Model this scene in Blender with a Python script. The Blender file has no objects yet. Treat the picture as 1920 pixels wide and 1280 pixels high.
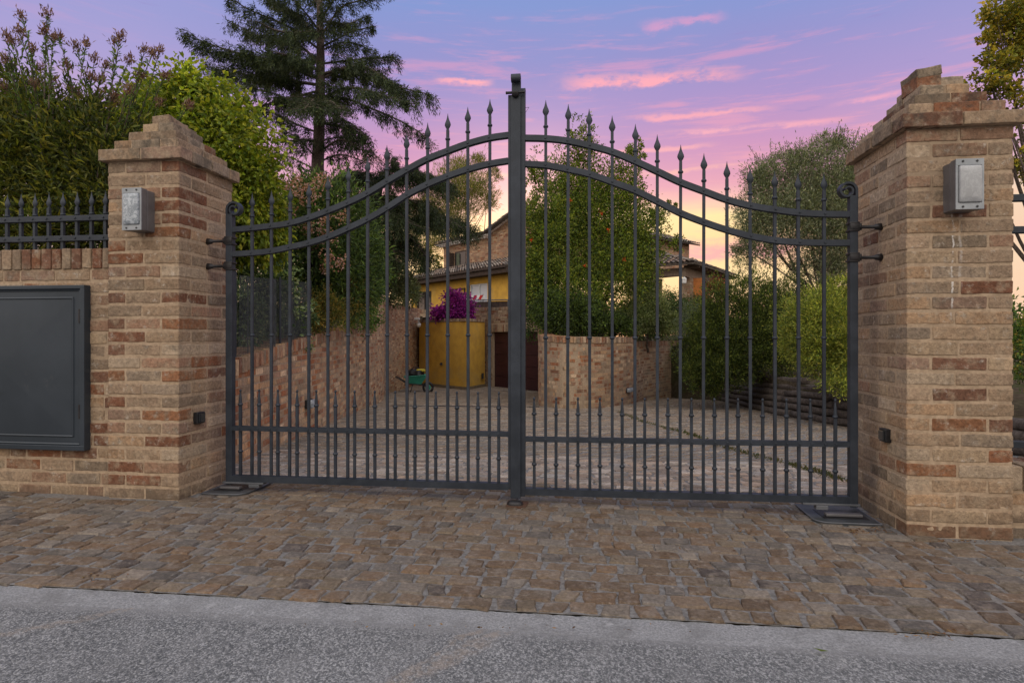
import bpy, math, random
import numpy as np
from mathutils import Vector, Matrix

R = math.radians
rng = np.random.default_rng(7)
random.seed(7)
scene = bpy.context.scene
COL = scene.collection

# ------------------------------------------------------------------ camera
H = 0.93                       # eye height
F = 1142.0                     # focal length in photo pixels (1920 wide)
TH = R(7.5)
ct, st = math.cos(TH), math.sin(TH)
cam_d = bpy.data.cameras.new("camera")
cam = bpy.data.objects.new("camera", cam_d)
COL.objects.link(cam)
cam.location = (0, 0, H)
cam.rotation_euler = (R(90), 0, TH)
cam_d.sensor_width = 36
cam_d.lens = F / 1920 * 36
cam_d.shift_y = -10 / 1920
cam_d.clip_start = 0.05
cam_d.clip_end = 3000
scene.camera = cam

# ------------------------------------------------------------------ light
SUN_EL, SUN_AZ = 5.0, 6.0     # azimuth counted from +Y towards -X
SKY_STRENGTH = 1.0
world = bpy.data.worlds.new("World")
scene.world = world
world.use_nodes = True
wn = world.node_tree
wn.nodes.clear()


class NT:
    """tiny helper to write node trees as expressions"""
    def __init__(s, tree):
        s.t = tree
    def n(s, typ, ins=None, out=0, **kw):
        nd = s.t.nodes.new(typ)
        for k, v in kw.items():
            setattr(nd, k, v)
        for k, v in (ins or {}).items():
            sock = nd.inputs[k]
            if hasattr(v, 'is_output') or isinstance(v, bpy.types.NodeSocket):
                s.t.links.new(v, sock)
            else:
                sock.default_value = v
        return nd.outputs[out]
    def m(s, op, a, b=0.0, c=None):
        ins = {0: a, 1: b}
        if c is not None:
            ins[2] = c
        return s.n('ShaderNodeMath', ins, operation=op)
    def vm(s, op, a, b=(0, 0, 0)):
        return s.n('ShaderNodeVectorMath', {0: a, 1: b}, operation=op)
    def mix(s, f, a, b, bt='MIX'):
        def c4(v):
            return (*v, 1) if isinstance(v, tuple) and len(v) == 3 else v
        return s.n('ShaderNodeMix', {0: f, 6: c4(a), 7: c4(b)}, out=2, data_type='RGBA', blend_type=bt)
    def ramp(s, f, stops, interp='LINEAR'):
        nd = s.t.nodes.new('ShaderNodeValToRGB')
        cr = nd.color_ramp
        cr.interpolation = interp
        while len(cr.elements) < len(stops):
            cr.elements.new(0.5)
        for e, (p, c) in zip(cr.elements, stops):
            e.position = p
            e.color = (*c, 1) if len(c) == 3 else c
        s.t.links.new(f, nd.inputs[0])
        return nd.outputs[0]
    def noise(s, vec, scale, detail=4, rough=0.55, out=0, dist=0.0):
        return s.n('ShaderNodeTexNoise', {'Vector': vec, 'Scale': scale, 'Detail': detail, 'Roughness': rough, 'Distortion': dist}, out=out)
    def mr(s, v, a, b, c=0.0, d=1.0, smooth=True):
        return s.n('ShaderNodeMapRange', {0: v, 1: a, 2: b, 3: c, 4: d}, interpolation_type='SMOOTHSTEP' if smooth else 'LINEAR')


def lin(r, g, b):
    f = lambda c: (c / 255 / 12.92) if c / 255 <= 0.04045 else ((c / 255 + 0.055) / 1.055) ** 2.4
    return (f(r), f(g), f(b))


w = NT(wn)
dirv = w.vm('NORMALIZE', w.n('ShaderNodeTexCoord', out=0))
sep = wn.nodes.new('ShaderNodeSeparateXYZ')
wn.links.new(dirv, sep.inputs[0])
dx, dy, dz = sep.outputs
el = w.m('MULTIPLY', w.m('ARCSINE', dz), 180 / math.pi)                       # degrees
az = w.m('MULTIPLY', w.m('ARCTAN2', dx, dy), 180 / math.pi)                   # degrees, + to the right
azv = w.m('ADD', az, 7.5)                                                     # 0 = photo centre
# slow warp so that the bands are not ruled lines
cv = w.n('ShaderNodeCombineXYZ', {0: w.m('MULTIPLY', azv, 0.035), 1: w.m('MULTIPLY', el, 0.16), 2: 0.0})
warp = w.noise(cv, 1.0, 5, 0.6)
el2 = w.m('ADD', el, w.m('MULTIPLY', w.m('SUBTRACT', warp, 0.5), 3.2))
base = w.ramp(w.m('DIVIDE', el2, 90.0), [
    (0.0, lin(250, 190, 150)), (2.5 / 90, lin(252, 205, 160)), (5.5 / 90, lin(255, 220, 165)),
    (8.0 / 90, lin(254, 208, 155)), (10.5 / 90, lin(255, 226, 165)), (11.8 / 90, lin(246, 188, 180)), (13.4 / 90, lin(228, 160, 184)), (16.5 / 90, lin(206, 150, 192)),
    (20.0 / 90, lin(174, 148, 202)), (24.0 / 90, lin(150, 147, 205)), (28.5 / 90, lin(132, 152, 211)), (40.0 / 90, lin(124, 148, 206)),
    (1.0, lin(118, 142, 200))])
# right-hand and left-hand side of the view are bluer, less pink
side = w.m('MAXIMUM', w.mr(azv, 20.0, 46.0), w.mr(azv, -12.0, -34.0, 0.0, 1.35))
base = w.mix(w.m('MULTIPLY', side, 0.55), base, w.ramp(w.m('DIVIDE', el2, 90.0), [
    (0.0, lin(250, 212, 190)), (10 / 90, lin(236, 208, 205)), (20 / 90, lin(178, 165, 214)), (30 / 90, lin(140, 156, 214)), (1.0, lin(118, 142, 205))]))
# thin streaky clouds
cv2 = w.n('ShaderNodeCombineXYZ', {0: w.m('MULTIPLY', azv, 0.06), 1: w.m('MULTIPLY', w.m('ADD', el, w.m('MULTIPLY', azv, 0.03)), 0.62), 2: 3.1})
st1 = w.noise(cv2, 1.0, 6, 0.62, dist=0.4)
cv3 = w.n('ShaderNodeCombineXYZ', {0: w.m('MULTIPLY', azv, 0.13), 1: w.m('MULTIPLY', el, 1.25), 2: 9.7})
st2 = w.noise(cv3, 1.0, 7, 0.66, dist=0.3)
streak = w.mr(w.m('ADD', w.m('MULTIPLY', st1, 0.6), w.m('MULTIPLY', st2, 0.4)), 0.50, 0.62)
cloudcol = w.ramp(w.m('DIVIDE', el, 90.0), [(0.0, lin(255, 205, 150)), (10 / 90, lin(255, 190, 170)), (16 / 90, lin(255, 172, 184)), (23 / 90, lin(244, 160, 190)), (30 / 90, lin(170, 155, 205)), (1, lin(150, 150, 205))])
skyc = w.mix(w.m('MULTIPLY', w.m('MULTIPLY', streak, w.mr(azv, -26.0, -8.0, 0.25, 1.0)), 0.42), base, cloudcol)
# darker mauve bars between them
bars = w.mr(st2, 0.36, 0.26)
skyc = w.mix(w.m('MULTIPLY', bars, 0.35), skyc, w.mix(w.mr(el, 4, 20), lin(226, 150, 168), lin(150, 136, 196)))


def streak_at(el0, azc, azw, th, slope=0.0, amp=1.0, seed=0.0):
    """one brighter cloud bar: elevation, azimuth centre and half width, thickness in degrees"""
    nz = w.noise(w.n('ShaderNodeCombineXYZ', {0: w.m('MULTIPLY', azv, 0.22), 1: w.m('MULTIPLY', el, 0.5), 2: seed}), 1.0, 6, 0.65)
    e = w.m('SUBTRACT', w.m('SUBTRACT', el, el0), w.m('MULTIPLY', w.m('SUBTRACT', azv, azc), slope))
    e = w.m('ADD', e, w.m('MULTIPLY', w.m('SUBTRACT', nz, 0.5), th * 4.0))
    g = w.mr(w.m('ABSOLUTE', w.m('DIVIDE', e, th)), 1.0, 0.1)
    a = w.mr(w.m('ABSOLUTE', w.m('DIVIDE', w.m('SUBTRACT', azv, azc), azw)), 1.0, 0.45)
    return w.m('MULTIPLY', w.m('MULTIPLY', g, a), w.m('MULTIPLY', w.mr(nz, 0.3, 0.55), amp))


for el0, azc, azw, th, sl, amp, sd, c in [
        (22.3, 12.5, 9.5, 0.75, -0.03, 1.0, 1.1, lin(255, 172, 186)), (22.6, -4.5, 3.2, 0.55, -0.01, 1.0, 2.1, lin(255, 176, 188)),
        (19.2, 17.0, 7.5, 0.36, -0.02, 0.9, 3.3, lin(250, 172, 186)), (17.6, 21.0, 9.0, 0.36, -0.03, 0.9, 4.7, lin(250, 176, 190)),
        (16.6, 13.0, 6.5, 0.30, 0.0, 0.8, 5.9, lin(252, 178, 184)), (14.6, 15.5, 6.5, 0.36, 0.02, 0.8, 6.1, lin(254, 188, 178)),
        (26.4, 15.5, 4.5, 0.55, 0.02, 0.75, 7.7, lin(222, 158, 200)), (18.6, 32.0, 5.0, 0.3, 0.03, 0.8, 8.2, lin(246, 172, 196)),
        (14.8, -2.5, 3.0, 0.4, 0.0, 0.8, 8.9, lin(255, 190, 178)), (19.5, -20.0, 8.0, 0.6, 0.0, 0.45, 9.2, lin(222, 164, 200))]:
    skyc = w.mix(streak_at(el0, azc, azw, th, sl, amp, sd), skyc, c)
# pink bars low in the yellow on the right
skyc = w.mix(streak_at(7.6, 19.0, 12.0, 1.3, 0.02, 0.9, 12.2), skyc, lin(238, 158, 172))
# glow round the hidden sun
gl = w.n('ShaderNodeVectorMath', {0: dirv, 1: (-math.sin(R(SUN_AZ)) * math.cos(R(9)), math.cos(R(SUN_AZ)) * math.cos(R(9)), math.sin(R(9)))}, out=1, operation='DOT_PRODUCT')
glow = w.m('POWER', w.m('MAXIMUM', gl, 0.0), 150.0)
gl2 = w.n('ShaderNodeVectorMath', {0: dirv, 1: (math.sin(R(9)) * math.cos(R(8)), math.cos(R(9)) * math.cos(R(8)), math.sin(R(8)))}, out=1, operation='DOT_PRODUCT')
glow2 = w.m('POWER', w.m('MAXIMUM', gl2, 0.0), 220.0)
skyc = w.mix(w.m('MULTIPLY', glow, 1.0), skyc, (0.75, 0.52, 0.26), 'ADD')
skyc = w.mix(w.m('MULTIPLY', glow2, 0.30), skyc, (0.4, 0.32, 0.12), 'ADD')
# unseen sky behind the camera, brightened to light the front faces; then the zenith
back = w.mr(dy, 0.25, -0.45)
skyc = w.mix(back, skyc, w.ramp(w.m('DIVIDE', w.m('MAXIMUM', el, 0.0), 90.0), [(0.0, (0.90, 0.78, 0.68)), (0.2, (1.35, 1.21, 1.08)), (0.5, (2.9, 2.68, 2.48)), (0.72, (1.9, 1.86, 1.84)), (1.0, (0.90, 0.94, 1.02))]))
zen = w.mr(el, 34.0, 70.0)
skyc = w.mix(w.m('MULTIPLY', zen, 0.9), skyc, (0.90, 0.90, 1.00))
skyc = w.mix(w.mr(el, 0.5, -3.0), skyc, (0.10, 0.09, 0.08))
nish = w.n('ShaderNodeTexSky', sky_type='NISHITA', sun_disc=False, sun_elevation=R(SUN_EL), sun_rotation=R(-SUN_AZ))
bg_a = wn.nodes.new('ShaderNodeBackground')
wn.links.new(nish, bg_a.inputs[0]); bg_a.inputs[1].default_value = 0.006
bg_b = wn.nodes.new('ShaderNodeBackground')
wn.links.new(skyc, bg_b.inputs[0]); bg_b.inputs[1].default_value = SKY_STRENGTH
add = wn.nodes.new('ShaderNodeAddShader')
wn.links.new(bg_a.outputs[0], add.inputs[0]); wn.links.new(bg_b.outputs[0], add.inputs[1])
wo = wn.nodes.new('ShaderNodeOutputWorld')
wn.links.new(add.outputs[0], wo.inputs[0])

sun_d = bpy.data.lights.new("sun", 'SUN')
sun_d.energy = 1.5
sun_d.angle = R(6)
sun_d.color = (1.0, 0.66, 0.38)
sun = bpy.data.objects.new("sun", sun_d)
COL.objects.link(sun)
sun.location = (0, 0, 30)
sdir = Vector((-math.sin(R(SUN_AZ)) * math.cos(R(SUN_EL)), math.cos(R(SUN_AZ)) * math.cos(R(SUN_EL)), math.sin(R(SUN_EL))))
sun.rotation_euler = sdir.to_track_quat('Z', 'Y').to_euler()

scene.view_settings.view_transform = 'Standard'
scene.view_settings.look = 'None'
scene.view_settings.exposure = 0.0
scene.view_settings.gamma = 1.0
scene.view_settings.use_curve_mapping = False
scene.render.resolution_x = 1024
scene.render.resolution_y = 682
scene.render.engine = 'CYCLES'
scene.cycles.max_bounces = 6
scene.cycles.diffuse_bounces = 3
scene.cycles.transparent_max_bounces = 24


# ------------------------------------------------------------------ placing
def XY(px, s):
    """photo column and distance along the view axis -> plan position"""
    xc = (px - 960) / F * s
    return xc * ct - s * st, xc * st + s * ct


def P(px, py, s):
    x, y = XY(px, s)
    return np.array((x, y, H + (630 - py) / F * s))


def CS(xc, s, z=0.0):
    return np.array((xc * ct - s * st, xc * st + s * ct, z))


def G(px, py, Y):
    t = math.tan(math.atan((px - 960) / F) - TH)
    X = t * Y
    s = Y * ct - X * st
    return np.array((X, Y, H + (630 - py) / F * s))


def zg(x, y):
    """height of the paving"""
    x = np.asarray(x, float); y = np.asarray(y, float)
    s = y * ct - x * st
    tilt = 0.0115 - 0.0094 * (np.clip(x, -4, 3) + 2.3)
    return tilt - 0.056 * np.clip(s - 3.6, 0, 16.4)


# ------------------------------------------------------------------ meshes
class MB:
    """collects quads/tris with a colour per vertex; build() links ONE object"""
    def __init__(s):
        s.v = []; s.f = []; s.c = []; s.m = []; s.n = 0
    def add(s, verts, faces, col=(1, 1, 1), mat=0):
        verts = np.asarray(verts, float).reshape(-1, 3)
        faces = np.asarray(faces, int)
        s.v.append(verts); s.f.append(faces + s.n)
        col = np.asarray(col, float)
        if col.ndim == 1:
            col = np.tile(col[:3], (len(verts), 1))
        s.c.append(col)
        s.m.append(np.full(len(faces), mat))
        s.n += len(verts)
        return s
    def build(s, name, mats, parent=None, smooth=False, loc=None):
        me = bpy.data.meshes.new(name)
        V = np.concatenate(s.v)
        if loc is not None:
            V = V - np.array(loc)
        elif parent is not None and parent.location.length > 0:
            V = V - np.array(parent.location)
        me.vertices.add(len(V))
        me.vertices.foreach_set('co', V.astype(np.float32).ravel())
        idx = np.concatenate([f.ravel() for f in s.f])
        cnt = np.concatenate([np.full(len(f), f.shape[1]) for f in s.f])
        me.loops.add(len(idx))
        me.loops.foreach_set('vertex_index', idx.astype(np.int32))
        me.polygons.add(len(cnt))
        me.polygons.foreach_set('loop_start', np.concatenate([[0], np.cumsum(cnt)[:-1]]).astype(np.int32))
        me.polygons.foreach_set('material_index', np.concatenate(s.m).astype(np.int32))
        me.polygons.foreach_set('use_smooth', np.full(len(cnt), bool(smooth)))
        me.update(calc_edges=True)
        me.validate()
        a = me.color_attributes.new('col', 'FLOAT_COLOR', 'POINT')
        cc = np.concatenate(s.c)
        a.data.foreach_set('color', np.hstack([cc, np.ones((len(cc), 1))]).astype(np.float32).ravel())
        for m in (mats if isinstance(mats, (list, tuple)) else [mats]):
            me.materials.append(m)
        o = bpy.data.objects.new(name, me)
        COL.objects.link(o)
        if parent is not None:
            o.parent = parent
        elif loc is not None:
            o.location = loc
        return o
    # -- shapes
    def box(s, a, b, col=(1, 1, 1), mat=0, rot=0.0, piv=None):
        a = np.array(a, float); b = np.array(b, float)
        v = np.array([(x, y, z) for x in (a[0], b[0]) for y in (a[1], b[1]) for z in (a[2], b[2])])
        if rot:
            pv = np.array(piv if piv is not None else (a + b) / 2)[:2]
            c_, s_ = math.cos(rot), math.sin(rot)
            q = v[:, :2] - pv
            v[:, 0] = pv[0] + q[:, 0] * c_ - q[:, 1] * s_
            v[:, 1] = pv[1] + q[:, 0] * s_ + q[:, 1] * c_
        return s.add(v, [(0, 1, 3, 2), (4, 6, 7, 5), (0, 4, 5, 1), (2, 3, 7, 6), (0, 2, 6, 4), (1, 5, 7, 3)], col, mat)
    def bbox(s, a, b, bev=0.004, col=(1, 1, 1), mat=0):
        """box with chamfered edges"""
        a = np.array(a, float); b = np.array(b, float)
        c = (a + b) / 2; h = abs(b - a) / 2
        bev = min(bev, h.min() * 0.45)
        v, f = rounded_box(h, bev, (1, 1, 1))
        return s.add(v + c, f, col, mat)
    def obb(s, c, ux, uy, uz, h, col=(1, 1, 1), mat=0, bev=0.0):
        U = np.array([ux, uy, uz], float)
        if bev:
            v, f = rounded_box(np.array(h, float), bev, (1, 1, 1))
        else:
            v = np.array([(x, y, z) for x in (-1, 1) for y in (-1, 1) for z in (-1, 1)]) * np.array(h)
            f = [(0, 1, 3, 2), (4, 6, 7, 5), (0, 4, 5, 1), (2, 3, 7, 6), (0, 2, 6, 4), (1, 5, 7, 3)]
        return s.add(v @ U + np.array(c), f, col, mat)
    def tube(s, pts, rad, seg=8, col=(1, 1, 1), mat=0, flat=1.0):
        pts = np.array(pts, float); n = len(pts)
        rad = np.full(n, rad) if np.isscalar(rad) else np.array(rad, float)
        tan = np.gradient(pts, axis=0)
        tan /= np.linalg.norm(tan, axis=1)[:, None] + 1e-9
        up = np.array((0, 0, 1.0)) if abs(tan[0][2]) < 0.9 else np.array((0, 1.0, 0))
        V = []
        for i in range(n):
            a = np.cross(tan[i], up); a /= np.linalg.norm(a) + 1e-9
            b = np.cross(a, tan[i])
            up = b
            ang = np.arange(seg) * 2 * math.pi / seg
            V.append(pts[i] + rad[i] * (np.cos(ang)[:, None] * a * flat + np.sin(ang)[:, None] * b))
        V = np.concatenate(V + [pts[:1], pts[-1:]])
        Fq = [(i * seg + j, i * seg + (j + 1) % seg, (i + 1) * seg + (j + 1) % seg, (i + 1) * seg + j) for i in range(n - 1) for j in range(seg)]
        s.add(V, Fq, col, mat)
        e0, e1 = n * seg, n * seg + 1
        k = s.n - len(V)
        T = [(k + e0, k + (j + 1) % seg, k + j) for j in range(seg)] + [(k + e1, k + (n - 1) * seg + j, k + (n - 1) * seg + (j + 1) % seg) for j in range(seg)]
        s.f.append(np.array(T)); s.m.append(np.full(len(T), mat))
        return s
    def lathe(s, c, prof, seg=10, col=(1, 1, 1), mat=0, sy=1.0):
        """prof: list of (radius, z) going up, round the vertical through c"""
        V = []
        ang = np.arange(seg) * 2 * math.pi / seg
        for r, z in prof:
            V.append(np.stack([c[0] + r * np.cos(ang), c[1] + r * sy * np.sin(ang), np.full(seg, c[2] + z)], 1))
        n = len(prof)
        Fq = [(i * seg + j, i * seg + (j + 1) % seg, (i + 1) * seg + (j + 1) % seg, (i + 1) * seg + j) for i in range(n - 1) for j in range(seg)]
        return s.add(np.concatenate(V), Fq, col, mat)
    def prism(s, poly, z0, z1, col=(1, 1, 1), mat=0):
        """poly in plan, counter clockwise"""
        n = len(poly)
        v = [(x, y, z0) for x, y in poly] + [(x, y, z1) for x, y in poly]
        s.add(v, [(i, (i + 1) % n, n + (i + 1) % n, n + i) for i in range(n)], col, mat)
        k = s.n - 2 * n
        s.f.append(np.array([[k + n + i for i in range(n)]])); s.m.append(np.array([mat]))
        s.f.append(np.array([[k + i for i in reversed(range(n))]])); s.m.append(np.array([mat]))
        return s
    def sweep_rect(s, pts, wdir, hw, hh, col=(1, 1, 1), mat=0):
        """rectangular bar along pts; wdir is the constant width direction"""
        pts = np.array(pts, float); n = len(pts)
        tan = np.gradient(pts, axis=0); tan /= np.linalg.norm(tan, axis=1)[:, None] + 1e-9
        wd = np.array(wdir, float)
        nrm = np.cross(tan, wd); nrm /= np.linalg.norm(nrm, axis=1)[:, None] + 1e-9
        hw = np.full(n, hw) if np.isscalar(hw) else np.array(hw)
        hh = np.full(n, hh) if np.isscalar(hh) else np.array(hh)
        V = np.stack([pts + wd * hw[:, None] + nrm * hh[:, None], pts - wd * hw[:, None] + nrm * hh[:, None],
                      pts - wd * hw[:, None] - nrm * hh[:, None], pts + wd * hw[:, None] - nrm * hh[:, None]], 1).reshape(-1, 3)
        Fq = [(i * 4 + j, i * 4 + (j + 1) % 4, (i + 1) * 4 + (j + 1) % 4, (i + 1) * 4 + j) for i in range(n - 1) for j in range(4)]
        Fq += [(3, 2, 1, 0), ((n - 1) * 4, (n - 1) * 4 + 1, (n - 1) * 4 + 2, (n - 1) * 4 + 3)]
        return s.add(V, Fq, col, mat)


def rounded_box(h, r, n, ring=False):
    """box of half size h with rounded edges of radius r; n = inner splits per axis"""
    def coords(hh, k):
        if ring:
            return np.concatenate([[-hh, -hh + r], np.linspace(-hh + 1.7 * r, hh - 1.7 * r, k + 1), [hh - r, hh]])
        return np.concatenate([[-hh], np.linspace(-hh + r, hh - r, k + 1), [hh]])
    cs = [coords(h[i], n[i]) for i in range(3)]
    V = []; Fc = []; k = 0
    for ax in range(3):
        a, b = [(1, 2), (2, 0), (0, 1)][ax]
        A, B = np.meshgrid(cs[a], cs[b], indexing='ij')
        na, nb = A.shape
        for sg in (-1, 1):
            p = np.zeros((na * nb, 3))
            p[:, ax] = sg * h[ax]; p[:, a] = A.ravel(); p[:, b] = B.ravel()
            V.append(p)
            ii, jj = np.meshgrid(np.arange(na - 1), np.arange(nb - 1), indexing='ij')
            q = (ii * nb + jj).ravel()
            fc = np.stack([q, q + nb, q + nb + 1, q + 1], 1)
            if sg < 0:
                fc = fc[:, ::-1]
            Fc.append(fc + k); k += na * nb
    V = np.concatenate(V)
    hh = np.array(h) - r
    q = np.clip(V, -hh, hh)
    d = V - q
    L = np.linalg.norm(d, axis=1)
    V = q + d / np.maximum(L, 1e-9)[:, None] * r
    return V, np.concatenate(Fc)


def snoise(p, seed, scale):
    """cheap smooth pseudo noise in [-1,1]"""
    g = np.random.default_rng(seed)
    out = 0
    for i in range(4):
        k = g.normal(size=3) * scale * (1 + i * 0.7)
        out = out + np.sin(p @ k + g.uniform(0, 6.28)) / (1 + i * 0.5)
    return out / 2.2


def tag(o, label=None, cat=None, group=None, kind=None):
    if label: o['label'] = label
    if cat: o['category'] = cat
    if group: o['group'] = group
    if kind: o['kind'] = kind
    return o


def thing(name, loc, label, cat, group=None):
    o = bpy.data.objects.new(name, None)
    o.empty_display_size = 0.1
    COL.objects.link(o)
    o.location = tuple(float(v) for v in loc)
    return tag(o, label, cat, group)


# ------------------------------------------------------------------ materials
def mat_new(name):
    m = bpy.data.materials.new(name)
    m.use_nodes = True
    m.node_tree.nodes.clear()
    t = NT(m.node_tree)
    return m, t


def finish(m, t, shader, disp=None):
    o = t.t.nodes.new('ShaderNodeOutputMaterial')
    t.t.links.new(shader, o.inputs[0])
    return m


def principled(t, col, rough=0.7, metal=0.0, normal=None, spec=0.4, **kw):
    ins = {'Base Color': (*col, 1) if isinstance(col, tuple) and len(col) == 3 else col, 'Roughness': rough, 'Metallic': metal, 'Specular IOR Level': spec}
    if normal is not None:
        ins['Normal'] = normal
    ins.update(kw)
    return t.n('ShaderNodeBsdfPrincipled', ins)


def bump(t, h, strength=0.5, dist=0.01, normal=None):
    ins = {'Height': h, 'Strength': strength, 'Distance': dist}
    if normal is not None:
        ins['Normal'] = normal
    return t.n('ShaderNodeBump', ins)


def attr(t):
    return t.n('ShaderNodeAttribute', attribute_name='col')


def geo(t):
    return t.n('ShaderNodeNewGeometry')


def mat_masonry(name, grain=1.0, dirt=(0.31, 0.235, 0.16), lime=0.35, bs=0.5, lichen=0.0, drips=False):
    """fired brick or stone: colour per piece from the mesh, plus blotches, lime, pits"""
    m, t = mat_new(name)
    pos = geo(t)
    c = attr(t)
    n1 = t.noise(pos, 14 * grain, 6, 0.65)
    n2 = t.noise(pos, 60 * grain, 5, 0.7)
    n3 = t.noise(pos, 5.0 * grain, 4, 0.6)
    c = t.mix(t.m('MULTIPLY', t.mr(n1, 0.46, 0.64), 0.62), c, dirt)
    c = t.mix(t.m('MULTIPLY', t.mr(t.noise(pos, 20 * grain, 8, 0.75), 0.55, 0.68), lime), c, (0.50, 0.44, 0.37))
    c = t.mix(t.m('MULTIPLY', t.mr(n3, 0.56, 0.72), 0.45), c, (0.13, 0.11, 0.085))
    if lichen:
        c = t.mix(t.m('MULTIPLY', t.mr(t.noise(pos, 9, 8, 0.75), 0.47, 0.62), lichen), c, (0.055, 0.05, 0.042))
    v = t.m('ADD', 0.10, t.m('MULTIPLY', n2, 1.8))
    c = t.mix(1.0, c, t.n('ShaderNodeCombineColor', {0: v, 1: v, 2: v}), 'MULTIPLY')
    if drips:   # white lime runs under the right-hand lamp, damp at the foot
        sx = t.t.nodes.new('ShaderNodeSeparateXYZ'); t.t.links.new(pos, sx.inputs[0])
        wob = t.m('MULTIPLY', t.m('SUBTRACT', t.noise(pos, 7, 5, 0.7), 0.5), 0.05)
        for x0, wd, z0, k_ in ((1.698, 0.006, 0.98, 0.75), (1.732, 0.010, 1.12, 0.35)):
            gx = t.mr(t.m('ABSOLUTE', t.m('SUBTRACT', t.m('ADD', sx.outputs[0], wob), x0)), wd, wd * 0.3)
            gz_ = t.m('MULTIPLY', t.mr(sx.outputs[2], z0, z0 + 0.1), t.mr(sx.outputs[2], 1.52, 1.49))
            gz_ = t.m('MULTIPLY', gz_, t.mr(t.noise(pos, 25, 4, 0.7), 0.35, 0.55))
            c = t.mix(t.m('MULTIPLY', t.m('MULTIPLY', gx, gz_), k_), c, (0.66, 0.62, 0.58))
        foot = t.m('ADD', sx.outputs[2], t.m('MULTIPLY', t.m('SUBTRACT', n1, 0.5), 0.35))
        c = t.mix(t.m('MULTIPLY', t.mr(foot, 0.12, 0.0), 0.55), c, (0.10, 0.075, 0.055))
    hgt = t.m('ADD', t.m('MULTIPLY', n2, 0.8), t.m('MULTIPLY', n1, 0.9))
    pits = t.mr(t.noise(pos, 150 * grain, 3, 0.6), 0.32, 0.45)
    hgt = t.m('ADD', hgt, t.m('MULTIPLY', pits, 0.25))
    return finish(m, t, principled(t, c, 0.88, spec=0.25, normal=bump(t, hgt, bs, 0.006 / grain)))


def mat_noise(name, c1, c2, scale=20, rough=0.8, metal=0.0, bs=0.3, bd=0.004, detail=6, spec=0.4, scale2=3.0, c3=None):
    m, t = mat_new(name)
    pos = geo(t)
    n1 = t.noise(pos, scale, detail, 0.62)
    c = t.mix(t.mr(n1, 0.35, 0.65), c1, c2)
    if c3 is not None:
        c = t.mix(t.m('MULTIPLY', t.mr(t.noise(pos, scale2, 5, 0.6), 0.5, 0.68), 0.6), c, c3)
    return finish(m, t, principled(t, c, rough, metal, spec=spec, normal=bump(t, n1, bs, bd)))


def mat_leaf(name, trans=0.38, rough=0.55, gain=1.0):
    m, t = mat_new(name)
    c = attr(t)
    if gain != 1.0:
        c = t.mix(1.0, c, (gain, gain, gain), 'MULTIPLY')
    p = principled(t, c, rough, spec=0.3)
    tl = t.n('ShaderNodeBsdfTranslucent', {'Color': t.mix(1.0, c, (1.5, 1.4, 0.6), 'MULTIPLY')})
    ms = t.n('ShaderNodeMixShader', {0: trans, 1: p, 2: tl})
    return finish(m, t, ms)


def mat_iron(name='iron', a=(0.017, 0.023, 0.033), b=(0.032, 0.040, 0.054), rough=0.5, warm=None):
    m, t = mat_new(name)
    pos = geo(t)
    n1 = t.noise(pos, 9, 6, 0.65)
    n2 = t.noise(pos, 220, 3, 0.6)
    c = t.mix(t.mr(n1, 0.35, 0.68), a, b)
    c = t.mix(t.m('MULTIPLY', t.mr(t.noise(pos, 30, 6, 0.7), 0.62, 0.75), 0.3), c, warm or (0.065, 0.050, 0.042))
    r = t.m('ADD', rough - 0.1, t.m('MULTIPLY', n1, 0.25))
    return finish(m, t, principled(t, c, r, 0.25, spec=0.5, normal=bump(t, t.m('ADD', n2, t.m('MULTIPLY', n1, 1.5)), 0.25, 0.0015)))


M_BRICK = mat_masonry('old_brick', 1.0, lime=0.6, bs=1.0, drips=True)
M_CAP = mat_masonry('lichened_brick', 1.0, lime=0.3, lichen=0.6)
M_FARBRICK = mat_masonry('far_brick', 0.6, lime=0.3, bs=0.4)
M_STONE = mat_masonry('paving_stone', 1.2, dirt=(0.19, 0.155, 0.125), lime=0.25, bs=0.7)
M_MORTAR = mat_noise('mortar', (0.42, 0.31, 0.21), (0.31, 0.225, 0.15), 50, 0.95, bs=0.6, bd=0.004, c3=(0.25, 0.185, 0.125))
M_MORTARG = mat_noise('grout', (0.20, 0.19, 0.18), (0.11, 0.103, 0.096), 55, 0.95, bs=0.6, bd=0.003, c3=(0.17, 0.135, 0.105), scale2=2.0)
M_IRON = mat_iron()
M_IRONDK = mat_iron('cast_iron', (0.012, 0.012, 0.014), (0.028, 0.026, 0.028), 0.4)
M_STEEL = mat_iron('galvanised', (0.085, 0.09, 0.10), (0.13, 0.135, 0.148), 0.5, warm=(0.11, 0.09, 0.075))
M_SOIL = mat_noise('soil', (0.055, 0.042, 0.03), (0.10, 0.08, 0.055), 12, 1.0, spec=0.0, bs=0.8, bd=0.02, c3=(0.045, 0.06, 0.02), scale2=1.2)
M_LEAF = mat_leaf('leaf', 0.42, gain=1.95)
M_LEAFTHICK = mat_leaf('needle', 0.22, 0.6, gain=0.95)
M_PETAL = mat_leaf('bract', 0.35, 0.6)
M_BARK = mat_noise('bark', (0.06, 0.045, 0.035), (0.13, 0.10, 0.08), 30, 0.95, bs=1.0, bd=0.02)
M_YELLOW = mat_noise('ochre_render', (0.62, 0.36, 0.055), (0.50, 0.28, 0.045), 3, 0.9, bs=0.3, bd=0.003, c3=(0.45, 0.29, 0.09), scale2=1.2)
M_DARKWOOD = mat_noise('dark_wood', (0.035, 0.022, 0.016), (0.065, 0.042, 0.03), 8, 0.8)
M_WOODGREY = mat_noise('weathered_beam', (0.17, 0.125, 0.09), (0.26, 0.20, 0.15), 10, 0.85)
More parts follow.
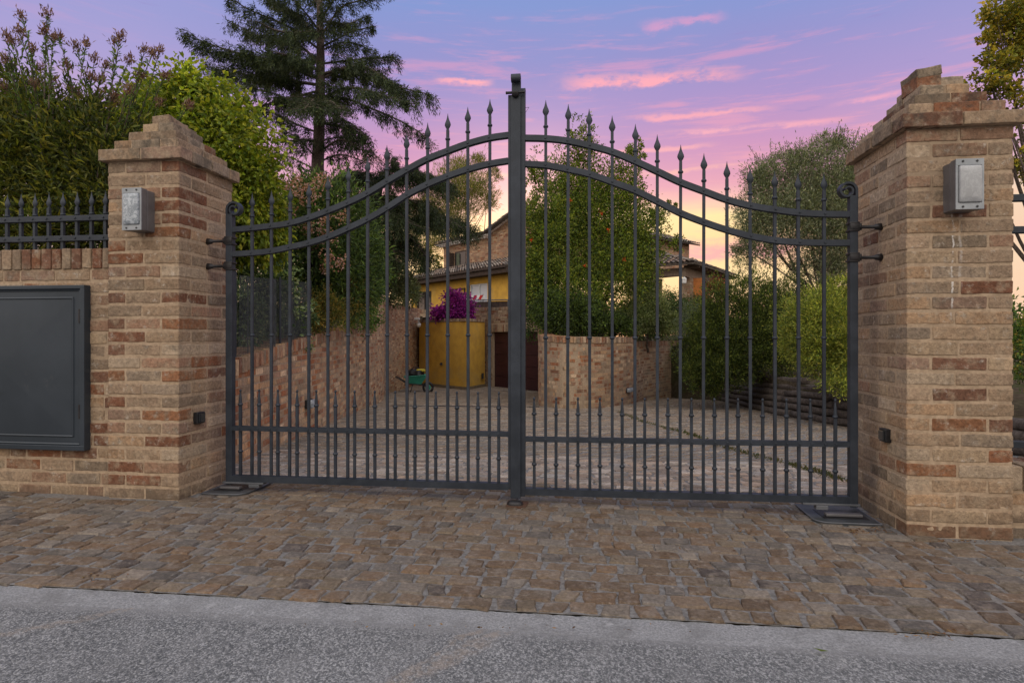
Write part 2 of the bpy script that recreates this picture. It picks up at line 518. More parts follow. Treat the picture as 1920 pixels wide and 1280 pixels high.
M_MAROON = mat_noise('maroon_paint', (0.036, 0.011, 0.014), (0.050, 0.015, 0.018), 2, 0.5, bs=0.05)
M_GREENPAINT = mat_noise('green_paint', (0.03, 0.22, 0.15), (0.04, 0.28, 0.19), 8, 0.5)
M_BLACK = mat_noise('black_plastic', (0.010, 0.010, 0.012), (0.018, 0.018, 0.02), 40, 0.4)
M_WHITE = mat_noise('white_paint', (0.72, 0.72, 0.70), (0.62, 0.62, 0.60), 10, 0.5)
M_RED = mat_noise('red_film', (0.55, 0.02, 0.02), (0.45, 0.02, 0.02), 10, 0.4)
M_YELLOWCLOTH = mat_noise('yellow_cloth', (0.6, 0.5, 0.05), (0.4, 0.33, 0.04), 30, 0.8)
M_ROOFTILE = mat_masonry('roof_tile', 0.5, dirt=(0.12, 0.10, 0.08), lime=0.4)


def mat_glass_dark(name='window_glass', c=(0.02, 0.022, 0.025)):
    m, t = mat_new(name)
    return finish(m, t, principled(t, c, 0.08, 0.0, spec=0.9))


M_GLASS = mat_glass_dark()
M_GLASSL = mat_glass_dark('sky_reflection_glass', (0.42, 0.46, 0.52))  # pale base colour paints the reflected sky into the pane


def mat_lampglass(nm='mottled_glass', k=1.0):
    m, t = mat_new(nm)
    pos = geo(t)
    n = t.noise(pos, 38, 6, 0.7, dist=1.5)
    c = t.mix(t.mr(n, 0.42, 0.62), tuple(0.33 + (v - 0.33) * k for v in (0.20, 0.23, 0.26)), tuple(0.33 + (v - 0.33) * k for v in (0.44, 0.48, 0.52)))
    return finish(m, t, principled(t, c, 0.22, 0.0, spec=0.7, normal=bump(t, n, 0.15, 0.003)))


M_LAMPGLASS = mat_lampglass()
M_LAMPGLASS2 = mat_lampglass('clean_frosted_glass', 0.25)


def mat_cabinet():
    m, t = mat_new('cabinet_paint')
    pos = geo(t)
    n1 = t.noise(pos, 1.6, 5, 0.6)
    n2 = t.noise(pos, 400, 2, 0.5)
    c = t.mix(t.mr(n1, 0.35, 0.65), (0.021, 0.030, 0.041), (0.033, 0.044, 0.058))
    c = t.mix(t.m('MULTIPLY', t.mr(t.noise(pos, 5, 6, 0.7), 0.6, 0.75), 0.3), c, (0.10, 0.10, 0.105))
    return finish(m, t, principled(t, c, 0.42, 0.2, spec=0.5, normal=bump(t, n2, 0.12, 0.001)))


M_CABINET = mat_cabinet()


def mat_asphalt():
    m, t = mat_new('worn_asphalt')
    pos = geo(t)
    # stretched brush direction
    mp = t.n('ShaderNodeMapping', {'Vector': pos, 'Rotation': (0, 0, R(28)), 'Scale': (1.0, 0.55, 1.0)})
    vor = t.n('ShaderNodeTexVoronoi', {'Vector': pos, 'Scale': 190.0}, out=1)
    sepc = t.t.nodes.new('ShaderNodeSeparateColor'); t.t.links.new(vor, sepc.inputs[0])
    vd = t.n('ShaderNodeTexVoronoi', {'Vector': pos, 'Scale': 190.0}, out=0)
    n1 = t.noise(mp, 120, 6, 0.8)
    n2 = t.noise(pos, 2.2, 5, 0.6)
    n3 = t.noise(mp, 9, 6, 0.65)
    c = t.mix(t.mr(sepc.outputs[0], 0.1, 0.95), (0.15, 0.153, 0.156), (0.40, 0.40, 0.398))
    c = t.mix(t.mr(n1, 0.38, 0.58), (0.095, 0.099, 0.103), c)
    c = t.mix(t.m('MULTIPLY', t.mr(n3, 0.48, 0.72), 0.40), c, (0.29, 0.288, 0.285))
    v = t.m('ADD', 0.72, t.m('MULTIPLY', n2, 0.60))
    c = t.mix(1.0, c, t.n('ShaderNodeCombineColor', {0: v, 1: v, 2: v}), 'MULTIPLY')
    sp0 = t.t.nodes.new('ShaderNodeSeparateXYZ'); t.t.links.new(pos, sp0.inputs[0])
    de = t.m('SUBTRACT', t.m('ADD', 1.94, t.m('MULTIPLY', sp0.outputs[0], 0.034)), sp0.outputs[1])
    de = t.m('ADD', de, t.m('MULTIPLY', t.m('SUBTRACT', t.noise(pos, 25, 6, 0.75), 0.5), 0.09))
    c = t.mix(t.m('MULTIPLY', t.mr(de, 0.05, -0.01), 0.7), c, (0.26, 0.26, 0.26))
    # tan tyre scuffs running away from the gate
    sp = t.t.nodes.new('ShaderNodeSeparateXYZ'); t.t.links.new(pos, sp.inputs[0])
    for k, (x0, y0, sl, wd) in enumerate([(-0.88, 1.10, 0.72, 0.045), (-0.62, 1.50, 0.62, 0.03), (-2.0, 1.55, 1.2, 0.04)]):
        dline = t.m('SUBTRACT', t.m('SUBTRACT', sp.outputs[0], x0), t.m('MULTIPLY', t.m('SUBTRACT', sp.outputs[1], y0), sl))
        dline = t.m('ADD', dline, t.m('MULTIPLY', t.m('SUBTRACT', t.noise(pos, 6, 4, 0.6), 0.5), 0.16))
        g = t.m('MULTIPLY', t.mr(t.m('ABSOLUTE', dline), wd, wd * 0.2), t.mr(t.noise(pos, 40, 4, 0.7), 0.35, 0.6))
        c = t.mix(t.m('MULTIPLY', g, 0.55), c, (0.33, 0.275, 0.225))
    hgt = t.m('ADD', t.m('MULTIPLY', n1, 1.0), t.m('MULTIPLY', vd, -0.7))
    return finish(m, t, principled(t, c, 0.9, spec=0.3, normal=bump(t, hgt, 1.0, 0.006)))


M_ASPHALT = mat_asphalt()
def mat_conc():
    m, t = mat_new('kerb_concrete')
    pos = geo(t)
    n1 = t.noise(pos, 130, 5, 0.75)
    n2 = t.noise(pos, 7, 6, 0.7)
    n3 = t.noise(pos, 38, 5, 0.7)
    c = t.mix(t.mr(n1, 0.36, 0.64), (0.175, 0.178, 0.182), (0.33, 0.33, 0.33))
    c = t.mix(t.m('MULTIPLY', t.mr(n2, 0.44, 0.66), 0.55), c, (0.15, 0.148, 0.145))
    c = t.mix(t.m('MULTIPLY', t.mr(n3, 0.60, 0.72), 0.6), c, (0.10, 0.098, 0.095))
    c = t.mix(t.m('MULTIPLY', t.mr(t.noise(pos, 16, 6, 0.7), 0.58, 0.68), 0.5), c, (0.42, 0.42, 0.42))
    h = t.m('ADD', n1, n3)
    return finish(m, t, principled(t, c, 0.92, spec=0.25, normal=bump(t, h, 0.9, 0.004)))


M_CONC = mat_conc()

# colour families (linear)
BUFF = [(0.45, 0.34, 0.225), (0.40, 0.29, 0.19), (0.50, 0.40, 0.29), (0.35, 0.255, 0.17), (0.39, 0.29, 0.20), (0.33, 0.245, 0.17), (0.42, 0.285, 0.175)]
ROSE = [(0.34, 0.21, 0.14), (0.31, 0.195, 0.13), (0.30, 0.205, 0.15)]
RED = [(0.26, 0.115, 0.060), (0.22, 0.10, 0.058), (0.29, 0.14, 0.072), (0.20, 0.105, 0.068)]
GREY = [(0.27, 0.205, 0.145), (0.23, 0.18, 0.13), (0.32, 0.255, 0.19)]


def brick_col(g, red=0.16, rose=0.14, grey=0.12):
    u = g.random()
    fam = RED if u < red else ROSE if u < red + rose else GREY if u < red + rose + grey else BUFF
    c = np.array(fam[g.integers(len(fam))])
    return c * g.uniform(0.80, 1.06) * np.array((0.84, 0.80, 0.775))


BH, PITCH, BL = 0.0585, 0.0735, 0.222


def near_brick(mb, c, half, col, seed, rotz=0.0, tilt=0.0, amp=1.0):
    """an individual hand-made brick: rounded, lumpy, slightly askew"""
    g = np.random.default_rng(seed)
    half = np.array(half, float)
    n = np.maximum(1, (half / 0.02).astype(int))
    v, f = rounded_box(half, 0.0042, n, True)
    d = v / (np.linalg.norm(v, axis=1)[:, None] + 1e-9)
    v = v + d * (snoise(v, seed, 55) * 0.0016 * amp + snoise(v, seed + 1, 130) * 0.0012 * amp)[:, None]
    v[:, 2] += (snoise(v, seed + 2, 22) * 0.0016 + snoise(v, seed + 7, 75) * 0.0016) * amp
    a = rotz + g.normal() * 0.004
    tl = tilt + g.normal() * 0.006
    x, z = v[:, 0].copy(), v[:, 2].copy()
    v[:, 0] = x * math.cos(tl) - z * math.sin(tl); v[:, 2] = x * math.sin(tl) + z * math.cos(tl)
    x, y = v[:, 0].copy(), v[:, 1].copy()
    v[:, 0] = x * math.cos(a) - y * math.sin(a); v[:, 1] = x * math.sin(a) + y * math.cos(a)
    cc = np.tile(col, (len(v), 1)) * (1 + 0.10 * snoise(v, seed + 5, 30))[:, None]
    mb.add(v + np.array(c), f, np.clip(cc, 0.01, 1))


def lumpy_box(mb, a, b, step=0.05, amp=0.002, mat=0):
    a = np.array(a, float); b = np.array(b, float)
    h = (b - a) / 2
    n = np.maximum(1, (h * 2 / step).astype(int))
    v, f = rounded_box(h, 0.004, n)
    v += (a + b) / 2
    v[:, 0] += snoise(v, 3, 40) * amp; v[:, 1] += snoise(v, 4, 37) * amp
    mb.add(v, f, (1, 1, 1), mat)


# ================================================================== SETTING
# ---- road, kerb strip, paving
def edgeY(x):
    x = np.asarray(x, float)
    return 2.078 + 0.034 * np.clip(x, -8, 8) + 0.003 * np.sin(x * 9) + 0.003 * np.sin(x * 33 + 1) + 0.003 * np.sin(x * 71 + 2) + 0.002 * np.sin(x * 157)


def sheet(name, xs, ys_fn, zf, mat, kind='structure'):
    """grid sheet; ys_fn(x) -> list of y"""
    V = []; ny = None
    for x in xs:
        ys = ys_fn(x); ny = len(ys)
        for y in ys:
            V.append((x, y, float(zf(x, y))))
    nx = len(xs)
    Fq = [(i * ny + j, (i + 1) * ny + j, (i + 1) * ny + j + 1, i * ny + j + 1) for i in range(nx - 1) for j in range(ny - 1)]
    o = MB().add(V, Fq).build(name, mat, smooth=True)
    return tag(o, kind=kind)


xs = list(np.linspace(-60, -6, 10)) + list(np.linspace(-5.8, 5.8, 930)) + list(np.linspace(6, 60, 10))
sheet('road', xs, lambda x: [-7.0, -2.0, 0.0, 2.078 + 0.034 * max(-8, min(8, x)) - 0.10], lambda x, y: zg(x, min(y, 3)) - 0.0115, M_ASPHALT)
sheet('kerb_strip', xs, lambda x: [2.078 + 0.034 * max(-8, min(8, x)) - 0.165 - 0.012 * math.sin(x * 1.9 + 0.5), 2.078 + 0.034 * max(-8, min(8, x)) - 0.148 - 0.012 * math.sin(x * 1.9 + 0.5) - 0.004 * math.sin(x * 17) - 0.004 * math.sin(x * 61) - 0.003 * math.sin(x * 133 + 1), 2.078 + 0.034 * max(-8, min(8, x)) - 0.05, float(edgeY(x)) + 0.006],
      lambda x, y: zg(x, min(y, 3)) - (0.0095 if y > 2.078 + 0.034 * max(-8, min(8, x)) - 0.13 + 0 * x else 0.0122), M_CONC)


def left_edge(s):      # left retaining wall, face line, camera frame
    return np.interp(s, [3.4, 4.5, 6.7, 8.9, 14.0, 17.0, 19.2, 20.6, 24], [-2.03, -2.08, -2.29, -2.50, -2.96, -3.58, -3.90, -3.78, -3.45])


def in_drive(x, y):
    s = y * ct - x * st; xc = x * ct + y * st
    if y < 3.6:
        return y > edgeY(x) - 0.0 and y < 3.75 and -7 < x < 6
    if s > 26:
        return False
    if xc < left_edge(s) - 0.12:
        return False
    rt = np.interp(s, [3.4, 8, 11, 14, 17, 20, 26], [4.9, 4.75, 4.75, 5.2, 5.4, 2.5, 2.5])
    return xc < rt


def make_paving():
    mb = MB()
    g = np.random.default_rng(11)
    # grout bed
    ys = np.concatenate([np.arange(1.90, 4.0, 0.06), np.arange(4.0, 27, 0.25)])
    gx = np.linspace(-7, 7, 141)
    Xg, Yg = np.meshgrid(gx, ys, indexing='ij')
    Yc = np.maximum(Yg, 2.078 + 0.034 * Xg + 0.004)
    Zg_ = zg(Xg, Yc) - 0.0055 + 0.0012 * np.sin(Xg * 31 + Yg * 17) + 0.001 * np.sin(Xg * 13 - Yg * 29)
    V = np.stack([Xg, Yc, Zg_], -1).reshape(-1, 3)
    ny = len(ys); nx = len(gx)
    ii, jj = np.meshgrid(np.arange(nx - 1), np.arange(ny - 1), indexing='ij')
    q = (ii * ny + jj).ravel()
    mb.add(V, np.stack([q, q + ny, q + ny + 1, q + 1], 1), (1, 1, 1), 1)
    # front lip down to the kerb
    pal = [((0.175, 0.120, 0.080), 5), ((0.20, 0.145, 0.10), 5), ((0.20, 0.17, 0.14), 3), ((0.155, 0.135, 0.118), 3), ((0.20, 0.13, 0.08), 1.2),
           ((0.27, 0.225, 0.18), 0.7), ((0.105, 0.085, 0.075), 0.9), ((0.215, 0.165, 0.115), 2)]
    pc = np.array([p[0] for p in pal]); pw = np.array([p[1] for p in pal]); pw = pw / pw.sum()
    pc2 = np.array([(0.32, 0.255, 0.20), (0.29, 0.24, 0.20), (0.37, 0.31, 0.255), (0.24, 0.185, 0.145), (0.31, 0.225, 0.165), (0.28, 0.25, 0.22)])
    tt = np.linspace(-1, 1, 6)
    A, B = np.meshgrid(tt, tt, indexing='ij'); A = A.ravel(); B = B.ravel()
    edge = np.maximum(abs(A), abs(B))
    ii, jj = np.meshgrid(np.arange(5), np.arange(5), indexing='ij')
    q = (ii * 6 + jj).ravel()
    F5 = np.stack([q, q + 6, q + 7, q + 1], 1)
    y = 2.080
    row = 0
    while y < 26:
        rh = 0.098 * g.uniform(0.9, 1.12) if y < 3.9 else 0.095 * g.uniform(0.9, 1.1)
        x = -7.2 + g.uniform(0, 0.1)
        while x < 6.0:
            wd = 0.106 * g.uniform(0.72, 1.28) if y < 3.9 else 0.16 * g.uniform(0.7, 1.25)
            cx = x + wd / 2; x += wd
            cy = y + rh / 2 + 0.034 * np.clip(cx, -8, 8) + 0.014 * min(1, row / 6) * math.sin(cx * 1.7 + row * 0.35) + g.normal() * 0.003
            if not in_drive(cx, cy):
                continue
            if cy < 3.72 and cy > 3.12 and (cx < -2.27 or cx > 1.47):
                continue
            near = cy < 5.2
            gap = 0.0052 if near else 0.006
            hx, hy = wd / 2 - gap, rh / 2 - gap
            if near:
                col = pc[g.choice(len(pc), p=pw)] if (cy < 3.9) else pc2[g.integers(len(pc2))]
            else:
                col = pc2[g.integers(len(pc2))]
            col = col * g.uniform(0.76, 1.20)
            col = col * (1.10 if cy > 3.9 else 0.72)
            if near:
                u = A * hx; v = B * hy
                jx = g.normal(size=4) * 0.0055 + np.array((-1, 1, -1, 1)) * g.normal() * 0.004; jy = g.normal(size=4) * 0.0045
                wts = [(1 - A) * (1 - B) / 4, (1 - A) * (1 + B) / 4, (1 + A) * (1 - B) / 4, (1 + A) * (1 + B) / 4]
                u = u + sum(wts[k] * jx[k] for k in range(4)); v = v + sum(wts[k] * jy[k] for k in range(4))
                ph = g.uniform(0, 6.28, 6)
                m_ = (edge > 0.55)
                u = u + m_ * (0.0014 * np.sin(B * 3.2 + ph[0]) + 0.0012 * np.sin(B * 9 + ph[4])); v = v + m_ * (0.0014 * np.sin(A * 3.2 + ph[1]) + 0.0012 * np.sin(A * 9 + ph[5]))
                zz = 0.0012 * np.sin(A * 2.6 + ph[2]) * np.cos(B * 2.9 + ph[3]) + 0.0008 * np.sin(A * 6 + B * 5 + ph[4])
                zz = zz + g.normal() * 0.0012 + A * g.normal() * 0.0010 + B * g.normal() * 0.0010
                zz = np.where(edge > 0.99, zz - 0.010, np.where(edge > 0.55, zz - 0.0008, zz))
                # pull the second ring outwards so that the top stays flat
                sc = np.where((edge > 0.55) & (edge < 0.99), 1.45, 1.0)
                u = u * sc; v = v * sc
                X_ = cx + u; Y_ = cy + v
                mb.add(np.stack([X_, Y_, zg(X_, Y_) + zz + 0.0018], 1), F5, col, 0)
            else:
                j = g.normal(size=(4, 2)) * 0.004
                qx = np.array([-hx, hx, hx, -hx]) + j[:, 0]; qy = np.array([-hy, hy, hy, -hy]) + j[:, 1]
                X_ = cx + qx; Y_ = cy + qy; Z_ = zg(X_, Y_)
                dz = g.normal() * 0.0012
                V = np.concatenate([np.stack([X_, Y_, Z_ + 0.002 + dz], 1), np.stack([cx + qx * 1.04, cy + qy * 1.04, Z_ - 0.01], 1)])
                mb.add(V, [(0, 1, 2, 3), (0, 4, 5, 1), (1, 5, 6, 2), (2, 6, 7, 3), (3, 7, 4, 0)], col, 0)
        y += rh
        row += 1
    o = mb.build('driveway', [M_STONE, M_MORTARG], smooth=False)
    tag(o, kind='structure')


make_paving()


# ---- garden ground and the wide land behind
def zgarden(x, y):
    s = y * ct - x * st; xc = x * ct + y * st
    left = np.interp(s, [3.0, 5, 8, 12, 14, 60], [-0.35, -0.32, -0.05, 0.25, 0.7, 1.0])
    right = np.interp(s, [3.0, 5.6, 8, 12, 16, 22, 30, 60], [-0.93, -0.90, -0.80, -0.78, -0.35, 0.2, 0.9, 1.0])
    f = np.clip((xc + 1) / 3.0, 0, 1)
    z = H + left * (1 - f) + right * f
    return z + 0.04 * math.sin(x * 2.1) * math.cos(y * 1.7)


def garden_piece(name, poly_l, poly_r, s0, s1, ns=30, nx=16):
    V = []
    for i in range(ns):
        s = s0 + (s1 - s0) * i / (ns - 1)
        a, b = poly_l(s), poly_r(s)
        for j in range(nx):
            xc = a + (b - a) * j / (nx - 1)
            p = CS(xc, s)
            V.append((p[0], p[1], zgarden(p[0], p[1])))
    Fq = [(i * nx + j, i * nx + j + 1, (i + 1) * nx + j + 1, (i + 1) * nx + j) for i in range(ns - 1) for j in range(nx - 1)]
    sk = []
    for i in range(ns):
        for e in (0, nx - 1):
            sk.append(V[i * nx + e]); sk.append((V[i * nx + e][0], V[i * nx + e][1], V[i * nx + e][2] - 1.7))
    F2 = [(i * 4 + o_, i * 4 + o_ + 1, i * 4 + o_ + 5, i * 4 + o_ + 4) for i in range(ns - 1) for o_ in (0, 2)]
    return tag(MB().add(V, Fq).add(sk, F2).build(name, M_SOIL, smooth=True), kind='structure')


# right-hand edge of the drive: logs then the curved brick wall
def right_edge(s):
    return np.interp(s, [3.2, 5, 8.3, 10.4, 12.2, 13.4, 15.5, 16.6, 20], [4.65, 4.60, 4.58, 4.60, 4.80, 5.05, 5.3, 4.3, 1.05])


garden_piece('garden_ground', lambda s: -30, lambda s: left_edge(s) - 0.15, 3.55, 24.5)
garden_piece('garden_bank', lambda s: right_edge(s) + 0.1, lambda s: 30, 3.6, 19.8)
g_ = MB()
V = []; n = 60
ring = [28, 60, 120, 300, 900, 2000]
g_.add([(-2000, -2000, -3.2), (2000, -2000, -3.2), (2000, 2000, -3.2), (-2000, 2000, -3.2)], [(0, 1, 2, 3)])
tag(g_.build('land', M_SOIL), kind='structure')
garden_piece('terrace_ground', lambda s: -40, lambda s: 45, 24.6, 70, 20, 20)

# ================================================================== BRICKWORK NEAR
PF = 3.143                                    # front face of both pillars


def make_pillar(x0, x1, yb, side, label, seed):
    """side=+1: the visible flank is at x1 (left pillar), -1: at x0 (right pillar)"""
    xc = (x0 + x1) / 2
    base = float(zg(xc, PF)) - 0.01
    t = thing('brick_pillar', (xc, (PF + yb) / 2, base), label, 'pillar', 'brick gate pillars')
    top = H + 0.993
    ncourse = int(round((top - base) / PITCH))
    pit = (top - base) / ncourse
    g = np.random.default_rng(seed)
    W = x1 - x0; D = yb - PF
    mb = MB(); mo = MB()
    inset = 0.0029
    lumpy_box(mo, (x0 + inset, PF + inset, base - 0.05), (x1 - inset, yb - inset, top), 0.018, 0.0014)

    def course(z, hz, A, dx0, dx1, dy0, dy1, sd, mbx, cfun, m=0.010):
        X0, X1, Y0, Y1 = x0 + dx0, x1 - dx1, PF + dy0, yb - dy1
        w_, d_ = X1 - X0, Y1 - Y0
        th = min(0.105, w_ / 2 - 0.002, d_ / 2 - 0.002)
        def put(ax0, ax1, ay0, ay1, k):
            j = g.uniform(-0.0018, 0.0018, 2)
            near_brick(mbx, ((ax0 + ax1) / 2 + j[0], (ay0 + ay1) / 2 + j[1], z), ((ax1 - ax0) / 2, (ay1 - ay0) / 2, hz / 2 * g.uniform(0.95, 1.03)), cfun(g), sd + k)
        k = 0
        if A:   # stretchers run along X on front and back, flanks between
            jn = [X0, X0 + w_ * g.uniform(0.45, 0.54), X1]
            for a, b in zip(jn[:-1], jn[1:]):
                put(a + (m / 2 if a > X0 else 0), b - (m / 2 if b < X1 else 0), Y0, Y0 + th, k); k += 1
                put(a + (m / 2 if a > X0 else 0), b - (m / 2 if b < X1 else 0), Y1 - th, Y1, k); k += 1
            a, b = Y0 + th + m, Y1 - th - m
            if b - a > 0.03:
                nb = max(1, int(round((b - a) / 0.19)))
                e = np.linspace(a - m / 2, b + m / 2, nb + 1)
                for i in range(nb):
                    put(X0, X0 + th, e[i] + m / 2, e[i + 1] - m / 2, k); k += 1
                    put(X1 - th, X1, e[i] + m / 2, e[i + 1] - m / 2, k); k += 1
        else:
            nb = max(1, int(round(d_ / 0.22)))
            e = np.linspace(Y0 - m / 2, Y1 + m / 2, nb + 1)
            for i in range(nb):
                a, b = e[i] + m / 2, e[i + 1] - m / 2
                put(X0, X0 + th, a, b, k); k += 1
                put(X1 - th, X1, a, b, k); k += 1
            a, b = X0 + th + m, X1 - th - m
            if b - a > 0.03:
                nb = 1 if b - a < 0.26 else 2
                e = np.linspace(a - m / 2, b + m / 2, nb + 1)
                for i in range(nb):
                    put(e[i] + m / 2, e[i + 1] - m / 2, Y0, Y0 + th, k); k += 1
                    put(e[i] + m / 2, e[i + 1] - m / 2, Y1 - th, Y1, k); k += 1

    rd = 0.28 if side > 0 else 0.13
    for i in range(ncourse):
        z = base + pit * (i + 0.5)
        course(z, BH, i % 2 == 0, 0, 0, 0, 0, seed * 1000 + i * 40, mb, lambda g: brick_col(g, rd, 0.16, 0.10))
    sh = mb.build('brickwork', M_BRICK, t, smooth=True)
    mo.build('mortar', M_MORTAR, t)
    # projecting slab course and stepped cap
    mc = MB(); mm = MB()
    cf = lambda g: (np.array(GREY[g.integers(3)]) if g.random() < 0.45 else brick_col(g, 0.16, 0.1, 0.2)) * 0.95
    lumpy_box(mm, (x0 - 0.026, PF - 0.026, top - 0.002), (x1 + 0.026, yb + 0.026, top + 0.060), 0.03, 0.002)
    course(top + 0.031, 0.064, True, -0.033, -0.033, -0.033, -0.033, seed * 1000 + 5000, mc, cf, 0.007)
    zt = top + 0.064
    for k, ins in enumerate([0.02, 0.07, 0.12]):
        lumpy_box(mm, (x0 + ins + 0.005, PF + ins + 0.005, zt - 0.004), (x1 - ins - 0.005, yb - ins - 0.005, zt + 0.060), 0.03, 0.002)
        course(zt + 0.031, 0.062, k % 2 == 1, ins, ins, ins, ins, seed * 1000 + 6000 + k * 50, mc, cf, 0.008)
        zt += 0.063
    cx, cy = (x0 + x1) / 2, (PF + yb) / 2
    if side > 0:
        near_brick(mc, (cx, cy - 0.03, zt + 0.022), (0.052, 0.10, 0.026), cf(g), seed + 91, 0.1, 0.08, 1.6)
        near_brick(mc, (cx, cy + 0.10, zt + 0.018), (0.045, 0.05, 0.020), cf(g), seed + 92, -0.1, 0.0, 1.6)
    else:
        lumpy_box(mm, (cx - 0.085, PF + 0.17, zt - 0.01), (cx + 0.075, yb - 0.18, zt + 0.02), 0.03, 0.003)
        near_brick(mc, (cx - 0.055, PF + 0.235, zt + 0.030), (0.058, 0.075, 0.034), np.array(RED[0]) * 0.8, seed + 91, 0.04, 0.0, 1.6)
        near_brick(mc, (cx - 0.052, PF + 0.235, zt + 0.080), (0.060, 0.078, 0.024), np.array(GREY[1]) * 0.9, seed + 93, 0.03, 0.20, 1.6)
        near_brick(mc, (cx - 0.030, PF + 0.235, zt + 0.066), (0.034, 0.072, 0.018), np.array(GREY[1]) * 0.9, seed + 95, 0.03, 0.1, 1.6)
        near_brick(mc, (cx + 0.058, PF + 0.235, zt + 0.022), (0.052, 0.075, 0.028), cf(g), seed + 92, -0.05, 0.03, 1.6)
        near_brick(mc, (cx + 0.01, PF + 0.38, zt + 0.026), (0.09, 0.05, 0.028), cf(g), seed + 94, 0.0, 0.0, 1.6)
    cap = mc.build('stepped_cap', M_CAP, t, smooth=True)
    o = mm.build('cap_mortar', M_MORTAR, cap)
    o.location = (0, 0, 0)
    # the cap child vertices were written relative to the cap's own origin
    V = np.zeros(len(o.data.vertices) * 3, np.float32); o.data.vertices.foreach_get('co', V)
    V = V.reshape(-1, 3) - np.array(t.location, np.float32); o.data.vertices.foreach_set('co', V.ravel()); o.data.update()
    return t


def sub(mb, name, mat, part, root, smooth=False):
    """sub-part: part sits at its thing's origin, so write vertices relative to the thing"""
    return mb.build(name, mat, part, smooth, loc=root.location) if part.location.length == 0 else mb.build(name, mat, part, smooth)


make_pillar(-2.739, -2.299, 3.657, +1, 'left brick gate pillar with stepped cap and the smaller oxidised lamp', 21)
make_pillar(1.495, 1.962, 3.735, -1, 'right brick gate pillar with a tilted broken brick on its cap', 35)


def straight_wall(name, label, x0, x1, yf, thick, zt_rel, seed, redf=0.22, soldier=0.115, cat='wall'):
    zt = H + zt_rel
    xm = (x0 + x1) / 2
    base = float(zg(xm, yf)) - 0.02
    t = thing(name, (xm, yf + thick / 2, base), label, cat)
    g = np.random.default_rng(seed)
    mb = MB(); mo = MB(); mc = MB()
    lumpy_box(mo, (x0 + .003, yf + 0.003, base - 0.05), (x1 - .003, yf + thick - .005, zt - 0.008), 0.03, 0.0014)
    zc = zt - soldier
    n = int(round((zc - base) / PITCH)); pit = (zc - base) / n
    for i in range(n):
        x = x0 - (0.11 if i % 2 else 0)
        while x < x1:
            L = BL * g.choice([1.0, 1.0, 1.0, 0.5]) * g.uniform(0.95, 1.06)
            a, b = max(x, x0), min(x + L - 0.011, x1)
            if b - a > 0.03:
                near_brick(mb, ((a + b) / 2, yf + 0.052 + g.uniform(-.002, .002), base + pit * (i + 0.5)), ((b - a) / 2, 0.052, BH / 2 * g.uniform(.94, 1.04)), brick_col(g, redf, 0.2, 0.14), seed * 977 + i * 61 + int((x - x0) * 50))
            x += L
    mb.build('brickwork', M_BRICK, t, smooth=True)
    mo.build('mortar', M_MORTAR, t)
    x = x0 + 0.002
    while x < x1 - 0.03:
        wd = 0.066 * g.uniform(0.92, 1.08)
        hh = soldier * g.uniform(0.96, 1.04)
        near_brick(mc, (x + wd / 2 - 0.004, yf + thick / 2 - 0.004, zt - soldier / 2), (wd / 2 - 0.0045, thick / 2 + 0.004, hh / 2), brick_col(g, 0.36, 0.2, 0.2), seed * 37 + int(x * 100) + 9000)
        x += wd
    mc.build('coping', M_BRICK, t, smooth=True)
    return t


straight_wall('boundary_wall', 'low brick boundary wall left of the gate, with upright brick coping', -7.0, -2.742, 3.168, 0.27, 0.505, 51)
straight_wall('boundary_wall', 'knee-high brick wall right of the right gate pillar', 1.966, 4.2, 3.20, 0.25, -0.62, 77, 0.1)

# ================================================================== IRONWORK
SPEAR = [(0.0055, -0.100), (0.0085, -0.094), (0.0075, -0.089), (0.0125, -0.081), (0.0185, -0.068), (0.0165, -0.056), (0.0105, -0.042), (0.0060, -0.029), (0.0030, -0.015), (0.0006, 0.0)]
COLLAR = [(0.008, -0.0095), (0.0125, -0.0070), (0.0150, -0.001), (0.0125, 0.0050), (0.0085, 0.0075), (0.008, 0.0095)]
FINIAL = [(0.0095, 0.0), (0.0090, 0.018), (0.0072, 0.040), (0.0045, 0.062), (0.0035, 0.066), (0.0060, 0.0695), (0.0074, 0.0745), (0.0060, 0.080), (0.0030, 0.0835), (0.0004, 0.0845)]


def lathe_proto(name, prof, sy, seg, parent_loc=None):
    mb = MB().lathe((0, 0, 0), prof, seg, sy=sy)
    me = mb.build(name, M_IRON, smooth=True)
    m = me.data
    bpy.data.objects.remove(me)
    return m


ME_SPEAR = lathe_proto('spear_head', SPEAR, 0.5, 12)
ME_COLLAR = lathe_proto('collar', COLLAR, 1.0, 12)
ME_FINIAL = lathe_proto('ball_finial', FINIAL, 1.0, 12)


def link_mesh(name, me, parent, rel):
    o = bpy.data.objects.new(name, me)
    COL.objects.link(o)
    o.parent = parent
    o.location = tuple(rel)
    return o


def bar_mesh(name, h, w_=0.016):
    mb = MB().bbox((-w_ / 2, -w_ / 2, 0), (w_ / 2, w_ / 2, h), 0.0018)
    o = mb.build(name, M_IRON)
    me = o.data
    bpy.data.objects.remove(o)
    return me


